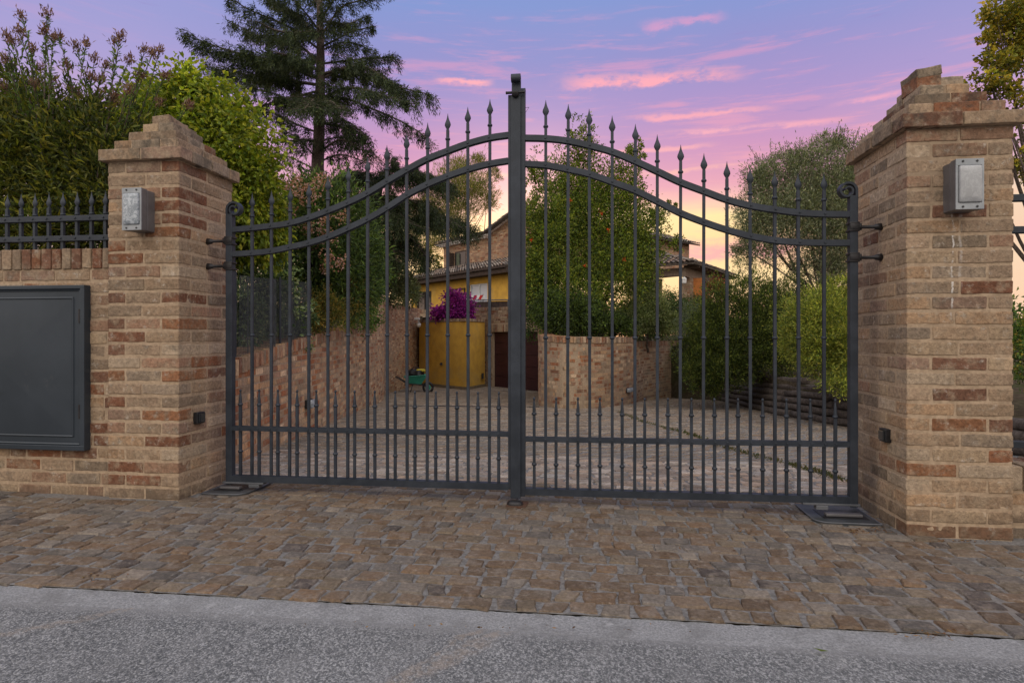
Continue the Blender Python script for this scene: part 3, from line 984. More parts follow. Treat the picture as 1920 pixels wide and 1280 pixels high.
def iron_bar(root, x, y, z0, ztop, collars, kind, w_=0.016):
    """one upright bar (part) with its head and collars (sub-parts). ztop = tip height"""
    if kind == 'spear':
        h = ztop - 0.095 - z0
    elif kind == 'finial':
        h = ztop - 0.0845 - z0
    o = link_mesh('bar', bar_mesh('bar', h, w_), root, np.array((x, y, z0)) - np.array(root.location))
    gb_ = np.random.default_rng(int(abs(x) * 9973) + int(abs(y) * 101))
    o.rotation_euler = tuple(gb_.normal(size=3) * np.array((0.0014, 0.0014, 0.06)))
    if kind == 'spear':
        link_mesh('spear_head', ME_SPEAR, o, (0, 0, ztop - z0))
    else:
        link_mesh('ball_finial', ME_FINIAL, o, (0, 0, h))
    for cz in collars:
        link_mesh('collar', ME_COLLAR, o, (0, 0, cz - z0))
    return o


def catmull(pts, n=6):
    pts = [np.array(p, float) for p in pts]
    P_ = [2 * pts[0] - pts[1]] + pts + [2 * pts[-1] - pts[-2]]
    out = []
    for i in range(1, len(P_) - 2):
        for k in range(n):
            t = k / n
            a, b, c, d = P_[i - 1:i + 3]
            out.append(0.5 * (2 * b + (c - a) * t + (2 * a - 5 * b + 4 * c - d) * t * t + (3 * b - a - 3 * c + d) * t ** 3))
    out.append(pts[-1])
    return np.array(out)


GY = 3.404
LB = [  # x px, tip y, collar y, upper rail y, lower rail y
    (472.5, 361, 405, 428, 474.5), (508.5, 357, 402, 424, 471), (543, 350, 396, 419, 464), (579, 342, 388, 409, 456), (615, 329, 373.5, 396, 444.5),
    (652, 311, 359, 381, 429), (689, 294, 340, 363, 411.5), (726.5, 272.5, 318, 340.5, 390), (763.5, 250, 297, 319, 366), (801, 229.5, 277.5, 299, 347),
    (839.5, 213, 261, 284, 331), (878, 201, 248, 270, 318), (917.5, 185.5, 235, 259.5, 308)]
RB = [(1023, 187, 237, 260.5, 310.5), (1064, 195, 244, 265, 318), (1106, 204.5, 253, 274, 327.5), (1148, 217, 266, 285.5, 342), (1190, 232.5, 283, 302.5, 357.5),
      (1232.5, 252, 302, 322, 378), (1275, 271, 322.4, 342, 399.6), (1318.5, 287.4, 339, 358.6, 416.5), (1363, 302.5, 354, 375, 431.4), (1407, 313.5, 363.7, 386.3, 443),
      (1453, 319.5, 370.8, 393.7, 451), (1498, 324, 374.4, 399.3, 454.5), (1545, 324, 375, 401.7, 455.5)]
LS = [451, 486, 521, 557, 593, 629, 665, 703, 741, 778, 817, 857, 896, 935]
RS = [1001.8, 1042.5, 1083.6, 1125, 1166.5, 1209, 1252.5, 1296.5, 1340, 1384, 1430, 1474.6, 1520, 1566]


def rivets(mb, x, y, z):
    mb.lathe((0, 0, 0), [(0.0, 0.0)], 3) if False else None
    v, f = rounded_box(np.array((0.0052, 0.0028, 0.0052)), 0.002, (1, 1, 1))
    mb.add(v + np.array((x, y, z)), f)


def scroll(mb, x, z, sgn, hy=0.021):
    """flat bar rising from (x,z) and rolling up towards +sgn x"""
    pts = [(x, GY, z), (x, GY, z + 0.03)]
    r0 = 0.043
    cx, cz = x + sgn * r0, z + 0.03
    for k in range(1, 48):
        a = k / 47 * math.pi * 2.9
        r = r0 * (1 - 0.70 * (k / 47) ** 1.3)
        pts.append((cx - sgn * math.cos(a) * r, GY, cz + math.sin(a) * r))
    hh = np.linspace(0.0065, 0.0042, len(pts))
    mb.sweep_rect(pts, (0, 1, 0), hy, hh)


def gate_leaf(bars, shorts, side, label):
    left = side < 0
    pxs = [441, 956] if left else [985, 1592]
    hx = (-2.172, -2.132) if left else (1.336, 1.376)          # hinge stile
    mx = (-0.468, -0.432) if left else (-0.409, -0.372)        # meeting stile
    zb = G(425, 895, GY)[2] if left else G(1592, 936, GY)[2]   # hinge end of the bottom rail
    zb_in = G(955, 911, GY)[2] if left else G(985, 920, GY)[2]
    t = thing('gate_leaf', (hx[0], GY, zb - 0.02), label, 'gate', 'wrought iron gate leaves')
    L = np.array(t.location)
    xa, xb = (hx[1], mx[0]) if left else (mx[1], hx[0])
    zra, zrb = (zb, zb_in) if left else (zb_in, zb)
    mb = MB()
    mb.sweep_rect([(xa - 0.001, GY, zra), (xb + 0.001, GY, zrb)], (0, 1, 0), 0.020, 0.0185)
    mb.build('bottom_rail', M_IRON, t)
    pm = [(437, 802), (955, 813.5)] if left else [(984, 822.5), (1592, 832.5)]
    z0, z1 = G(*pm[0], GY)[2], G(*pm[1], GY)[2]
    mid = lambda x: z0 + (z1 - z0) * (x - xa) / (xb - xa)
    bot = lambda x: zra + (zrb - zra) * (x - xa) / (xb - xa)
    mb = MB()
    mb.sweep_rect([(xa, GY - 0.012, z0), (xb, GY - 0.012, z1)], (0, 1, 0), 0.0052, 0.0135)
    mb.sweep_rect([(xa, GY + 0.012, z0), (xb, GY + 0.012, z1)], (0, 1, 0), 0.0052, 0.0135)
    zc = 0
    allx = []
    # arched rails through the measured points
    up = [(xa, GY, G(pxs[0], 431 if left else 259.5, GY)[2])]; lo = [(xa, GY, G(pxs[0], 476.5 if left else 308, GY)[2])]
    for (px, tip, co, u_, l_) in bars:
        a = G(px, u_, GY); b = G(px, l_, GY)
        up.append(tuple(a)); lo.append(tuple(b))
    up.append((xb, GY, G(pxs[1], 254 if left else 402.3, GY)[2])); lo.append((xb, GY, G(pxs[1], 302 if left else 455.7, GY)[2]))
    uc, lc = catmull(up), catmull(lo)
    rails = []
    for nm, cur in (('upper_arched_rail', uc), ('lower_arched_rail', lc)):
        r_ = MB()
        r_.sweep_rect(cur + np.array((0, -0.0128, 0)), (0, 1, 0), 0.0050, 0.0155)
        r_.sweep_rect(cur + np.array((0, 0.0128, 0)), (0, 1, 0), 0.0050, 0.0155)
        rails.append((nm, r_))
    for (px, tip, co, u_, l_) in bars:
        pt = G(px, tip, GY); x = pt[0]
        iron_bar(t, x, GY, bot(x) + 0.0187, pt[2], [G(px, co, GY)[2], G(px, 628 if left else 633, GY)[2]], 'spear')
        rivets(rails[0][1], x, GY - 0.0195, G(px, u_, GY)[2]); rivets(rails[1][1], x, GY - 0.0195, G(px, l_, GY)[2])
        rivets(mb, x, GY - 0.019, mid(x))
    for k, px in enumerate(shorts):
        f = k / (len(shorts) - 1)
        ty = (729 + 5 * f) if left else (744 + 3 * f)
        cy1 = (757.5 + 7.5 * f) if left else (775 + 6 * f)
        cy2 = (845 + 14 * f) if left else (869.5 + 13.5 * f)
        pt = G(px, ty, GY); x = pt[0]
        iron_bar(t, x, GY, bot(x) + 0.0187, pt[2], [G(px, cy1, GY)[2], G(px, cy2, GY)[2]], 'finial')
        rivets(mb, x, GY - 0.019, mid(x))
    mb.build('middle_rail', M_IRON, t)
    for nm, r_ in rails:
        r_.build(nm, M_IRON, t)
    # hinge stile and its scroll
    ztop = G(434 if left else 1598, 402 if left else 368, GY)[2]
    mb = MB().bbox((hx[0], GY - 0.021, zb - 0.035), (hx[1], GY + 0.021, ztop), 0.003)
    mb.build('hinge_stile', M_IRON, t)
    mb = MB()
    scroll(mb, hx[0] + 0.007 if left else hx[1] - 0.007, ztop - 0.002, 1 if left else -1)
    mb.build('scroll', M_IRON, t, smooth=False)
    # hinges to the pillar flank
    px_face = -2.299 if left else 1.495
    for py in ((452, 499) if left else (426, 483)):
        zz = G(425 if left else 1610, py, GY)[2]
        mb = MB()
        sx = -1 if left else 1
        xe = hx[0] if left else hx[1]
        mb.tube([(xe - sx * 0.005, GY, zz), (xe + sx * 0.03, GY, zz), (px_face - sx * 0.032, GY, zz), (px_face - sx * 0.028, GY, zz), (px_face + sx * 0.004, GY, zz)], [0.009, 0.0085, 0.009, 0.014, 0.021], 12, mat=0)
        for dz in (-0.019, 0.019):
            mb.bbox((hx[0] - 0.006, GY - 0.027, zz + dz - 0.006), (hx[1] + 0.006, GY + 0.027, zz + dz + 0.006), 0.003)
        mb.bbox((hx[0] - 0.003, GY - 0.030, zz - 0.016), (hx[1] + 0.004, GY - 0.021, zz + 0.016), 0.004)
        mb.tube([(xe + sx * 0.012, GY - 0.012, zz - 0.017), (xe + sx * 0.012, GY - 0.012, zz + 0.017)], 0.0085, 8)
        mb.build('hinge', M_IRONDK, t, smooth=True)
    # meeting stile
    if left:
        zt = G(968, 180, GY)[2]
        zlow = G(960, 914, GY)[2]
        MB().bbox((mx[0], GY - 0.020, zlow - 0.005), (mx[1], GY + 0.020, zt), 0.003).build('meeting_stile', M_IRON, t)
        zf = G(968, 931, GY)[2]
        c_ = MB().bbox((-0.4525, GY - 0.033, zf), (-0.3955, GY - 0.0215, zt - 0.01), 0.003)
        c_.build('cover_plate', M_IRON, t)
        # flat bar rolling over forwards at the head
        zt2 = G(968, 150, GY)[2]
        pts = [(-0.424, GY + 0.006, zt - 0.06), (-0.424, GY + 0.006, zt2)]
        for k in range(1, 22):
            a = k / 21 * math.pi * 1.5
            r = 0.022 * (1 - 0.25 * k / 21)
            pts.append((-0.424, GY + 0.006 - 0.022 + math.cos(a) * r, zt2 + math.sin(a) * r))
        hd = MB().sweep_rect(pts, (1, 0, 0), 0.026, 0.006)
        hd.build('scroll', M_IRON, t)
        zz = G(968, 179, GY)[2]
        st_ = MB().tube([(-0.478, GY - 0.040, zz), (-0.473, GY - 0.040, zz), (-0.472, GY - 0.040, zz), (-0.377, GY - 0.040, zz), (-0.376, GY - 0.040, zz), (-0.370, GY - 0.040, zz)], [0.007, 0.009, 0.0075, 0.0075, 0.009, 0.007], 12)
        st_.lathe((-0.424, GY - 0.040, zz - 0.028), [(0.0, 0.0), (0.010, 0.002), (0.018, 0.010), (0.022, 0.024), (0.022, 0.028)], 16)
        st_.build('latch_bar', M_IRONDK, t, smooth=True)
    else:
        zt = G(980, 172, GY)[2]
        zlow = G(985, 929, GY)[2]
        MB().bbox((mx[0], GY - 0.020, zlow), (mx[1], GY + 0.020, zt), 0.003).build('meeting_stile', M_IRON, t)
        pts = [(-0.388, GY + 0.012, zt - 0.05), (-0.388, GY + 0.012, zt + 0.008)]
        for k in range(1, 20):
            a = k / 19 * math.pi * 1.4
            r = 0.018 * (1 - 0.25 * k / 19)
            pts.append((-0.388, GY + 0.012 + 0.018 - math.cos(a) * r, zt + 0.008 + math.sin(a) * r))
        MB().sweep_rect(pts, (1, 0, 0), 0.013, 0.005).build('scroll', M_IRON, t)
        zz = G(988, 206, GY)[2]
        MB().add([(-0.373, GY, zz + .012), (-0.373, GY, zz - .016), (-0.352, GY, zz + .014), (-0.373, GY + .006, zz + .012), (-0.373, GY + .006, zz - .016), (-0.352, GY + .006, zz + .014)],
                 [(0, 1, 4, 3), (1, 2, 5, 4), (2, 0, 3, 5)]).build('catch', M_IRONDK, t)
    # bracket of the underground opener
    zz = zb - 0.0185
    mb = MB()
    if left:
        mb.bbox((-2.19, GY - 0.026, zz - 0.011), (-1.93, GY + 0.02, zz), 0.002)
        mb.bbox((-2.02, GY - 0.03, zz - 0.030), (-1.955, GY + 0.01, zz - 0.011), 0.003)
    else:
        mb.bbox((1.10, GY - 0.026, zz - 0.011), (1.385, GY + 0.02, zz), 0.002)
        mb.bbox((1.165, GY - 0.03, zz - 0.034), (1.225, GY + 0.01, zz - 0.011), 0.003)
    mb.build('opener_bracket', M_STEEL, t)
    return t


gate_leaf(LB, LS, -1, 'left leaf of the wrought iron gate, carrying the wide cover plate in the middle')
gate_leaf(RB, RS, +1, 'right leaf of the wrought iron gate, hung on the right brick pillar')

# floor stop
zz = float(zg(-0.42, GY))
t = thing('gate_stop', (-0.424, GY - 0.03, zz), 'dark iron floor stop under the middle of the gate', 'gate stop')
MB().lathe((-0.424, GY - 0.055, zz), [(0.045, -0.004), (0.045, 0.010), (0.040, 0.020), (0.026, 0.026), (0.0, 0.027)], 16, sy=0.7).build('stop_block', M_IRONDK, t, smooth=True)
MB().prism([(-0.470, GY - 0.10), (-0.36, GY - 0.10), (-0.355, GY + 0.02), (-0.475, GY + 0.03)], zz - 0.01, zz + 0.0045).build('base_plate', mat_noise('rust', (0.06, 0.028, 0.015), (0.10, 0.05, 0.03), 60, 0.9), t)


def opener(x0, x1, sgn, label):
    y0, y1 = 3.265, 3.60
    zc = lambda x, y: float(zg(x, y)) + 0.006
    t = thing('gate_opener', ((x0 + x1) / 2, y0, zc(x0, y0)), label, 'gate opener', 'underground gate openers')
    r = 0.07
    cxr = (x1 - r) if sgn > 0 else (x0 + r)
    poly = []
    if sgn > 0:
        poly = [(x0, y1), (x0, y0)] + [(x1 - r + r * math.sin(a), y0 + r - r * math.cos(a)) for a in np.linspace(0, math.pi / 2, 8)] + [(x1, y1)]
    else:
        poly = [(x1, y1)] + [(x0, y1)] + [(x0 + r - r * math.cos(a), y0 + r - r * math.sin(a)) for a in np.linspace(0, math.pi / 2, 8)] + [(x1, y0)]
    z = zc((x0 + x1) / 2, y0)
    MB().prism(poly, z - 0.01, z + 0.004).build('lid', M_STEEL2, t)
    # black sheet on the lid paints the dark of the pit, under the drive arm
    xa, xb = (x0 + 0.03, x1 - 0.06) if sgn > 0 else (x0 + 0.06, x1 - 0.03)
    MB().box((xa, GY - 0.07, z + 0.0045), (xb, GY + 0.10, z + 0.0065)).build('pit_dark_sheet', M_BLACK, t)
    mb = MB().bbox((xa + 0.02, GY - 0.045, z + 0.008), (xb - 0.02, GY - 0.005, z + 0.022), 0.004)
    mb.build('drive_arm', M_STEELD, t)
    fr = MB()
    for a, b in zip(poly, poly[1:] + poly[:1]):
        fr.tube([(a[0], a[1], z + 0.003), (b[0], b[1], z + 0.003)], 0.0035, 5)
    fr.build('frame', M_STEEL, t)


M_STEELD = mat_iron('lamp_grey', (0.11, 0.105, 0.11), (0.15, 0.145, 0.15), 0.45)
M_STEEL2 = mat_noise('chequer_lid', (0.045, 0.052, 0.060), (0.075, 0.082, 0.092), 6, 0.4, 0.3, bs=0.1, bd=0.002, c3=(0.11, 0.10, 0.09))
opener(-2.245, -1.99, +1, 'steel lid of the gate opener at the foot of the left pillar')
opener(1.13, 1.44, -1, 'steel lid of the gate opener at the foot of the right pillar')


def picket_fence(name, label, xs_, y, rails, tip, zlow, collars, x0, x1):
    t = thing(name, (x0, y, H + zlow), label, 'fence')
    for zr in rails:
        mb = MB()
        for dy_ in (-0.0135, 0.0135):
            mb.bbox((x0, y + dy_ - 0.005, H + zr - 0.0165), (x1, y + dy_ + 0.005, H + zr + 0.0165), 0.002)
        for x in xs_:
            rivets(mb, x, y - 0.0205, H + zr)
        mb.build('rail', M_IRON, t)
    for x in xs_:
        iron_bar(t, x, y, H + zlow, H + tip, [H + c for c in collars], 'spear', 0.018)
    return t


fx = [G(px, 400, 3.30)[0] for px in (14, 40, 66, 92, 118, 145, 172, 198)]
fx = [fx[0] - 0.0955 * k for k in range(36, 0, -1)] + fx
picket_fence('iron_fence', 'short spear-topped iron railing on the left brick wall', fx, 3.30, [0.708, 0.588], 0.872, 0.500, [0.735], fx[0] - 0.1, -2.742)
picket_fence('iron_fence', 'tall spear-topped iron railing on the low wall right of the right pillar', [1.99 + 0.118 * k * 1.0 + (0.05 if k else 0) for k in range(0, 18)], 3.32, [0.683, 0.525, -0.535], 0.872, -0.62, [0.735], 1.965, 4.15)

# ================================================================== FITTINGS ON THE PILLARS
def wall_lamp(x0, x1, label, frost_seed):
    y0, y1 = 3.035, 3.1425
    z0, z1 = H + 0.580, H + 0.812
    xm = (x0 + x1) / 2
    t = thing('wall_lamp', (xm, y1, z0), label, 'lamp', 'bulkhead lamps on the gate pillars')
    MB().bbox((x0 + .003, y0 + 0.050, z0 + .003), (x1 - .003, y1 + 0.006, z1 - .003), 0.004).build('back_box', M_STEELD, t)
    MB().bbox((x0, y0 + 0.004, z0), (x1, y0 + 0.046, z1), 0.004).build('housing', M_STEELD, t)
    f = MB()
    f.bbox((x0, y0, z0), (x1, y0 + 0.006, z0 + 0.030), 0.002)
    f.bbox((x0, y0, z1 - 0.030), (x1, y0 + 0.006, z1), 0.002)
    f.bbox((x0, y0 + .0002, z0 + 0.028), (x0 + 0.010, y0 + 0.006, z1 - 0.028), 0.002)
    f.bbox((x1 - 0.010, y0 + .0002, z0 + 0.028), (x1, y0 + 0.006, z1 - 0.028), 0.002)
    fp = f.build('face_frame', M_STEELL, t)
    for xx in (xm - 0.030, xm + 0.030):
        for zz in (z0 + 0.012, z1 - 0.012):
            s_ = MB().tube([(xx, y0 + 0.001, zz), (xx, y0 - 0.0025, zz)], 0.005, 10)
            sub(s_, 'screw', M_IRONDK, fp, t)
    # bulging glass
    h = np.array(((x1 - x0) / 2 - 0.012, 0.012, (z1 - z0) / 2 - 0.031))
    v, fc = rounded_box(h, 0.008, (6, 1, 8))
    v[:, 1] -= np.where(v[:, 1] < 0, 0.006 * (1 - (v[:, 0] / h[0]) ** 2) * (1 - (v[:, 2] / h[2]) ** 2), 0)
    MB().add(v + np.array((xm, y0 + 0.002, (z0 + z1) / 2)), fc).build('glass', M_LAMPGLASS if frost_seed == 1 else M_LAMPGLASS2, t, smooth=True)


M_STEELL = mat_iron('lamp_face', (0.24, 0.26, 0.28), (0.33, 0.35, 0.37), 0.35)
wall_lamp(-2.560, -2.444, 'square grey bulkhead lamp with mottled glass on the left pillar', 1)
wall_lamp(1.654, 1.773, 'square grey bulkhead lamp with clean pale glass on the right pillar', 2)
for sgn, xf, yy, zz, lb in ((1, -2.299, 3.306, H - 0.478, 'small black photocell low on the flank of the left pillar'), (-1, 1.495, 3.334, H - 0.505, 'small black photocell low on the flank of the right pillar')):
    t = thing('photocell', (xf, yy, zz), lb, 'sensor', 'gate photocells')
    MB().bbox((min(xf - sgn * .006, xf + sgn * 0.026), yy - 0.036, zz - 0.034), (max(xf - sgn * .006, xf + sgn * 0.026), yy + 0.036, zz + 0.034), 0.005).build('casing', M_BLACK, t)
    MB().bbox((min(xf + sgn * .024, xf + sgn * 0.034), yy - 0.026, zz - 0.024), (max(xf + sgn * .024, xf + sgn * 0.034), yy + 0.026, zz + 0.024), 0.004).build('lens', M_GLASS, t)

# meter cabinet in the left wall
cx1 = -2.872; cx0 = -4.0; cy = 3.168; cz1 = H + 0.292; cz0 = H - 0.655
t = thing('meter_cabinet', ((cx0 + cx1) / 2, cy, cz0), 'dark grey steel meter cabinet set into the left brick wall', 'cabinet')
f = MB()
f.bbox((cx0, cy - 0.045, cz1 - 0.022), (cx1, cy + 0.01, cz1), 0.003)
f.bbox((cx0, cy - 0.045, cz0), (cx1, cy + 0.01, cz0 + 0.030), 0.003)
f.bbox((cx0, cy - 0.044, cz0 + 0.028), (cx0 + 0.028, cy + 0.01, cz1 - 0.020), 0.003)
f.bbox((cx1 - 0.028, cy - 0.044, cz0 + 0.028), (cx1, cy + 0.01, cz1 - 0.020), 0.003)
f.build('frame', M_CABINET, t)
d = MB()
dx0, dx1, dz0, dz1 = cx0 + 0.034, cx1 - 0.036, cz0 + 0.036, cz1 - 0.028
d.bbox((dx0, cy - 0.030, dz0), (dx1, cy - 0.002, dz1), 0.002)
for a, b in (((dx0, dz0), (dx1, dz0)), ((dx1, dz0), (dx1, dz1)), ((dx1, dz1), (dx0, dz1)), ((dx0, dz1), (dx0, dz0))):
    d.tube([(a[0], cy - 0.031, a[1]), (b[0], cy - 0.031, b[1])], 0.007, 6)
for ins in (0.045,):
    r_ = [(dx0 + ins, dz0 + ins), (dx1 - ins, dz0 + ins), (dx1 - ins, dz1 - ins), (dx0 + ins, dz1 - ins)]
    for a, b in zip(r_, r_[1:] + r_[:1]):
        d.tube([(a[0], cy - 0.030, a[1]), (b[0], cy - 0.030, b[1])], 0.006, 6)
# cross-broken sheet: a very low pyramid
xa, xb, za, zb_ = dx0 + 0.055, dx1 - 0.055, dz0 + 0.055, dz1 - 0.055
d.add([(xa, cy - 0.0305, za), (xb, cy - 0.0305, za), (xb, cy - 0.0305, zb_), (xa, cy - 0.0305, zb_), ((xa + xb) / 2, cy - 0.037, (za + zb_) / 2)], [(0, 1, 4), (1, 2, 4), (2, 3, 4), (3, 0, 4)])
dd = d.build('door', M_CABINET, t)
for zz in (H + 0.115, H - 0.43):
    sub(MB().tube([(cx1 - 0.032, cy - 0.040, zz - 0.04), (cx1 - 0.032, cy - 0.040, zz + 0.04)], 0.007, 8), 'hinge', M_IRONDK, dd, t)

# ================================================================== BRICKWORK IN THE GROUNDS
def path_len(pts):
    d = np.linalg.norm(np.diff(pts, axis=0), axis=1)
    return np.concatenate([[0], np.cumsum(d)])


def path_wall(name, label, pts, zbot, ztop, seed, side=1, thick=0.28, soldier=0.12, bl=0.24, red=0.22, pitch=0.0735, tint=(1, 1, 1), coping=True, cat='wall'):
    """pts: plan path (N,2); zbot/ztop: functions of arc length. bricks face +side (left of travel)"""
    pts = np.array(pts, float)
    S = path_len(pts); Lt = S[-1]
    g = np.random.default_rng(seed)
    pos = lambda u: np.array((np.interp(u, S, pts[:, 0]), np.interp(u, S, pts[:, 1])))
    def frame(u):
        a, b = pos(max(0, u - 0.1)), pos(min(Lt, u + 0.1))
        tn = (b - a) / np.linalg.norm(b - a)
        return tn, np.array((-tn[1], tn[0])) * side
    m0 = pos(Lt / 2)
    t = thing(name, (m0[0], m0[1], min(zbot(0), zbot(Lt))), label, cat)
    zmin = min(zbot(u) for u in np.linspace(0, Lt, 40)) - 0.1
    core = MB(); nn = max(2, int(Lt / 0.15))
    V = []
    for u in np.linspace(0, Lt, nn):
        p = pos(u); tn, nm = frame(u)
        zt = ztop(u) - 0.01
        f_ = p - nm * 0.004; b_ = p - nm * thick
        V += [(f_[0], f_[1], zmin), (f_[0], f_[1], zt), (b_[0], b_[1], zt), (b_[0], b_[1], zmin)]
    Fq = [(i * 4 + j, i * 4 + j + 1, i * 4 + 5 + j, i * 4 + 4 + j) for i in range(nn - 1) for j in range(3)]
    Fq += [(0, 3, 2, 1), ((nn - 1) * 4, (nn - 1) * 4 + 1, (nn - 1) * 4 + 2, (nn - 1) * 4 + 3)]
    core.add(V, Fq)
    core.build('mortar', M_MORTAR, t)
    mb = MB(); z = zmin; k = 0
    zmax = max(ztop(u) for u in np.linspace(0, Lt, 60))
    while z < zmax:
        u = -bl / 2 if k % 2 else 0.0
        while u < Lt:
            L = bl * (1.0 if g.random() < 0.75 else 0.5) * g.uniform(0.95, 1.05)
            a, b = max(0, u), min(Lt, u + L - 0.012)
            um = (a + b) / 2
            if b - a > 0.04 and z + pitch * 0.5 > zbot(um) - 0.02 and z + pitch <= ztop(um) - soldier + 0.035:
                pa, pb = pos(a), pos(b)
                tn, nm = frame(um)
                o_ = g.uniform(-0.003, 0.003)
                hz = (pitch - 0.0155)
                q = []
                for pp in (pa, pb):
                    for dn in (o_, -0.05):
                        for dz in (0, hz):
                            q.append((pp[0] + nm[0] * dn, pp[1] + nm[1] * dn, z + 0.006 + dz + g.normal() * 0.0012))
                mb.add(q, [(0, 1, 3, 2), (4, 6, 7, 5), (0, 4, 5, 1), (1, 5, 7, 3), (0, 2, 6, 4)], brick_col(g, red, 0.2, 0.12))
            u += L
        z += pitch; k += 1
    mb.c = [c * np.array(tint) for c in mb.c]
    mb.build('brickwork', M_FARBRICK, t)
    if coping:
        mc = MB(); u = 0.0
        while u < Lt - 0.02:
            wd = 0.068 * g.uniform(0.93, 1.07)
            um = u + wd / 2
            p = pos(um); tn, nm = frame(um)
            zt = ztop(um) + g.normal() * 0.003
            c = p - nm * (thick / 2 - 0.006)
            mc.obb((c[0], c[1], zt - soldier / 2), (tn[0], tn[1], 0), (nm[0], nm[1], 0), (0, 0, 1), (wd / 2 - 0.005, thick / 2 + 0.008, soldier / 2), brick_col(g, 0.3, 0.25, 0.15), 0)
            u += wd
        mc.c = [c * (1 + (np.array(tint) - 1) * 0.7) for c in mc.c]
        mc.build('coping', M_FARBRICK, t)
    return t


# left retaining wall
ls = [3.62, 4.5, 5.5, 6.7, 7.8, 8.9, 11, 12.9, 14.0, 15.5, 17, 18.2, 19.2, 20, 20.8, 22, 23.3]
lp = [CS(float(left_edge(s)), s)[:2] for s in ls]
lS = path_len(np.array(lp))
s_of = lambda u: np.interp(u, lS, ls)
path_wall('garden_wall', 'long brick retaining wall climbing along the left side of the drive', lp,
          lambda u: H - (0.93 + 0.056 * min(max(s_of(u) - 3.6, 0), 16.4)) - 0.03,
          lambda u: H + np.interp(s_of(u), [3.6, 4.4, 6.8, 10, 12, 12.9, 13.5, 24], [-0.24, -0.19, 0.0, 0.15, 0.30, 0.85, 0.95, 1.06]), 101, side=-1, thick=0.30, red=0.22, pitch=0.0635, bl=0.21, tint=(1.55, 1.42, 1.27))
# right curved wall
rp_c = [(0.92, 20.0), (0.80, 17.5), (0.66, 15.0), (0.575, 13.3), (0.60, 12.5), (0.78, 11.95), (1.13, 11.68), (1.68, 12.0), (2.33, 12.95), (2.80, 13.9)]
rp = catmull([np.array(CS(*p)[:2]) for p in rp_c], 5)
path_wall('garden_wall', 'curved brick wall right of the garage door with a small lamp low on it', rp,
          lambda u: H - 1.95, lambda u: H + np.interp(u, [0, 5, 7.5, 9, 40], [0.25, 0.15, 0.02, -0.02, -0.02]), 103, side=-1, thick=0.3, red=0.20, tint=(1.36, 1.27, 1.18))
rp2 = [CS(2.80, 13.95)[:2], CS(3.28, 15.1)[:2], CS(4.19, 16.5)[:2], CS(5.4, 17.6)[:2]]
path_wall('garden_wall', 'slightly lower brick wall running behind the dark bushes', rp2, lambda u: H - 1.9, lambda u: H - 0.13, 104, side=-1, thick=0.3, red=0.15)

# garage front and terrace wall: line through the door
ga = np.array(CS(-0.73, 22.0)[:2]); gb = np.array(CS(0.884, 20.2)[:2])
gd = (gb - ga) / np.linalg.norm(gb - ga); gn = np.array((gd[1], -gd[0]))      # gn points towards the camera
if gn @ (-ga) < 0:
    gn = -gn
GW = np.linalg.norm(gb - ga)
floor_z = H - 1.85
gl0 = ga - gd * 4.9; gr1 = gb + gd * 0.22
t = thing('garage', (ga[0], ga[1], floor_z), 'brick garage front with a dark maroon sectional door', 'garage')


def wall_bricks(mb, p0, d, n_, L, z0, z1, seed, red=0.2, holes=(), pitch=0.0735, bl=0.24, scale=1.0):
    g = np.random.default_rng(seed)
    z = z0; k = 0
    while z < z1 - 0.01:
        hz = min(pitch * scale, z1 - z)
        u = -bl * scale / 2 if k % 2 else 0
        while u < L:
            Lb = bl * scale * (1 if g.random() < 0.8 else 0.5)
            a, b = max(0, u), min(L, u + Lb - 0.012 * scale)
            segs = [(a, b)]
            for (h0, h1, hz0, hz1) in holes:
                if z + hz > hz0 and z < hz1:
                    ns_ = []
                    for (sa, sb) in segs:
                        if sb <= h0 or sa >= h1: ns_.append((sa, sb))
                        else:
                            if sa < h0: ns_.append((sa, h0))
                            if sb > h1: ns_.append((h1, sb))
                    segs = ns_
            for (sa, sb) in segs:
                if sb - sa < 0.02: continue
                o_ = g.uniform(0.0, 0.005)
                q = []
                for uu in (sa, sb):
                    for dn in (o_ + 0.006, -0.04):
                        for dz in (0.006 * scale, hz - 0.006 * scale):
                            p = p0 + d * uu + n_ * dn
                            q.append((p[0], p[1], z + dz))
                mb.add(q, [(0, 1, 3, 2), (4, 6, 7, 5), (0, 4, 5, 1), (1, 5, 7, 3), (0, 2, 6, 4)], brick_col(g, red, 0.24, 0.08))
            u += Lb
        z += pitch * scale; k += 1


def slab(mb, p0, d, n_, u0, u1, z0, z1, n0, n1, col=(1, 1, 1), mat=0):
    """oriented box: along d from u0..u1, out along n_ from n0..n1"""
    q = []
    for uu in (u0, u1):
        for dn in (n0, n1):
            for z in (z0, z1):
                p = p0 + d * uu + n_ * dn
                q.append((p[0], p[1], z))
    mb.add(q, [(0, 1, 3, 2), (4, 6, 7, 5), (0, 4, 5, 1), (2, 3, 7, 6), (0, 2, 6, 4), (1, 5, 7, 3)], col, mat)


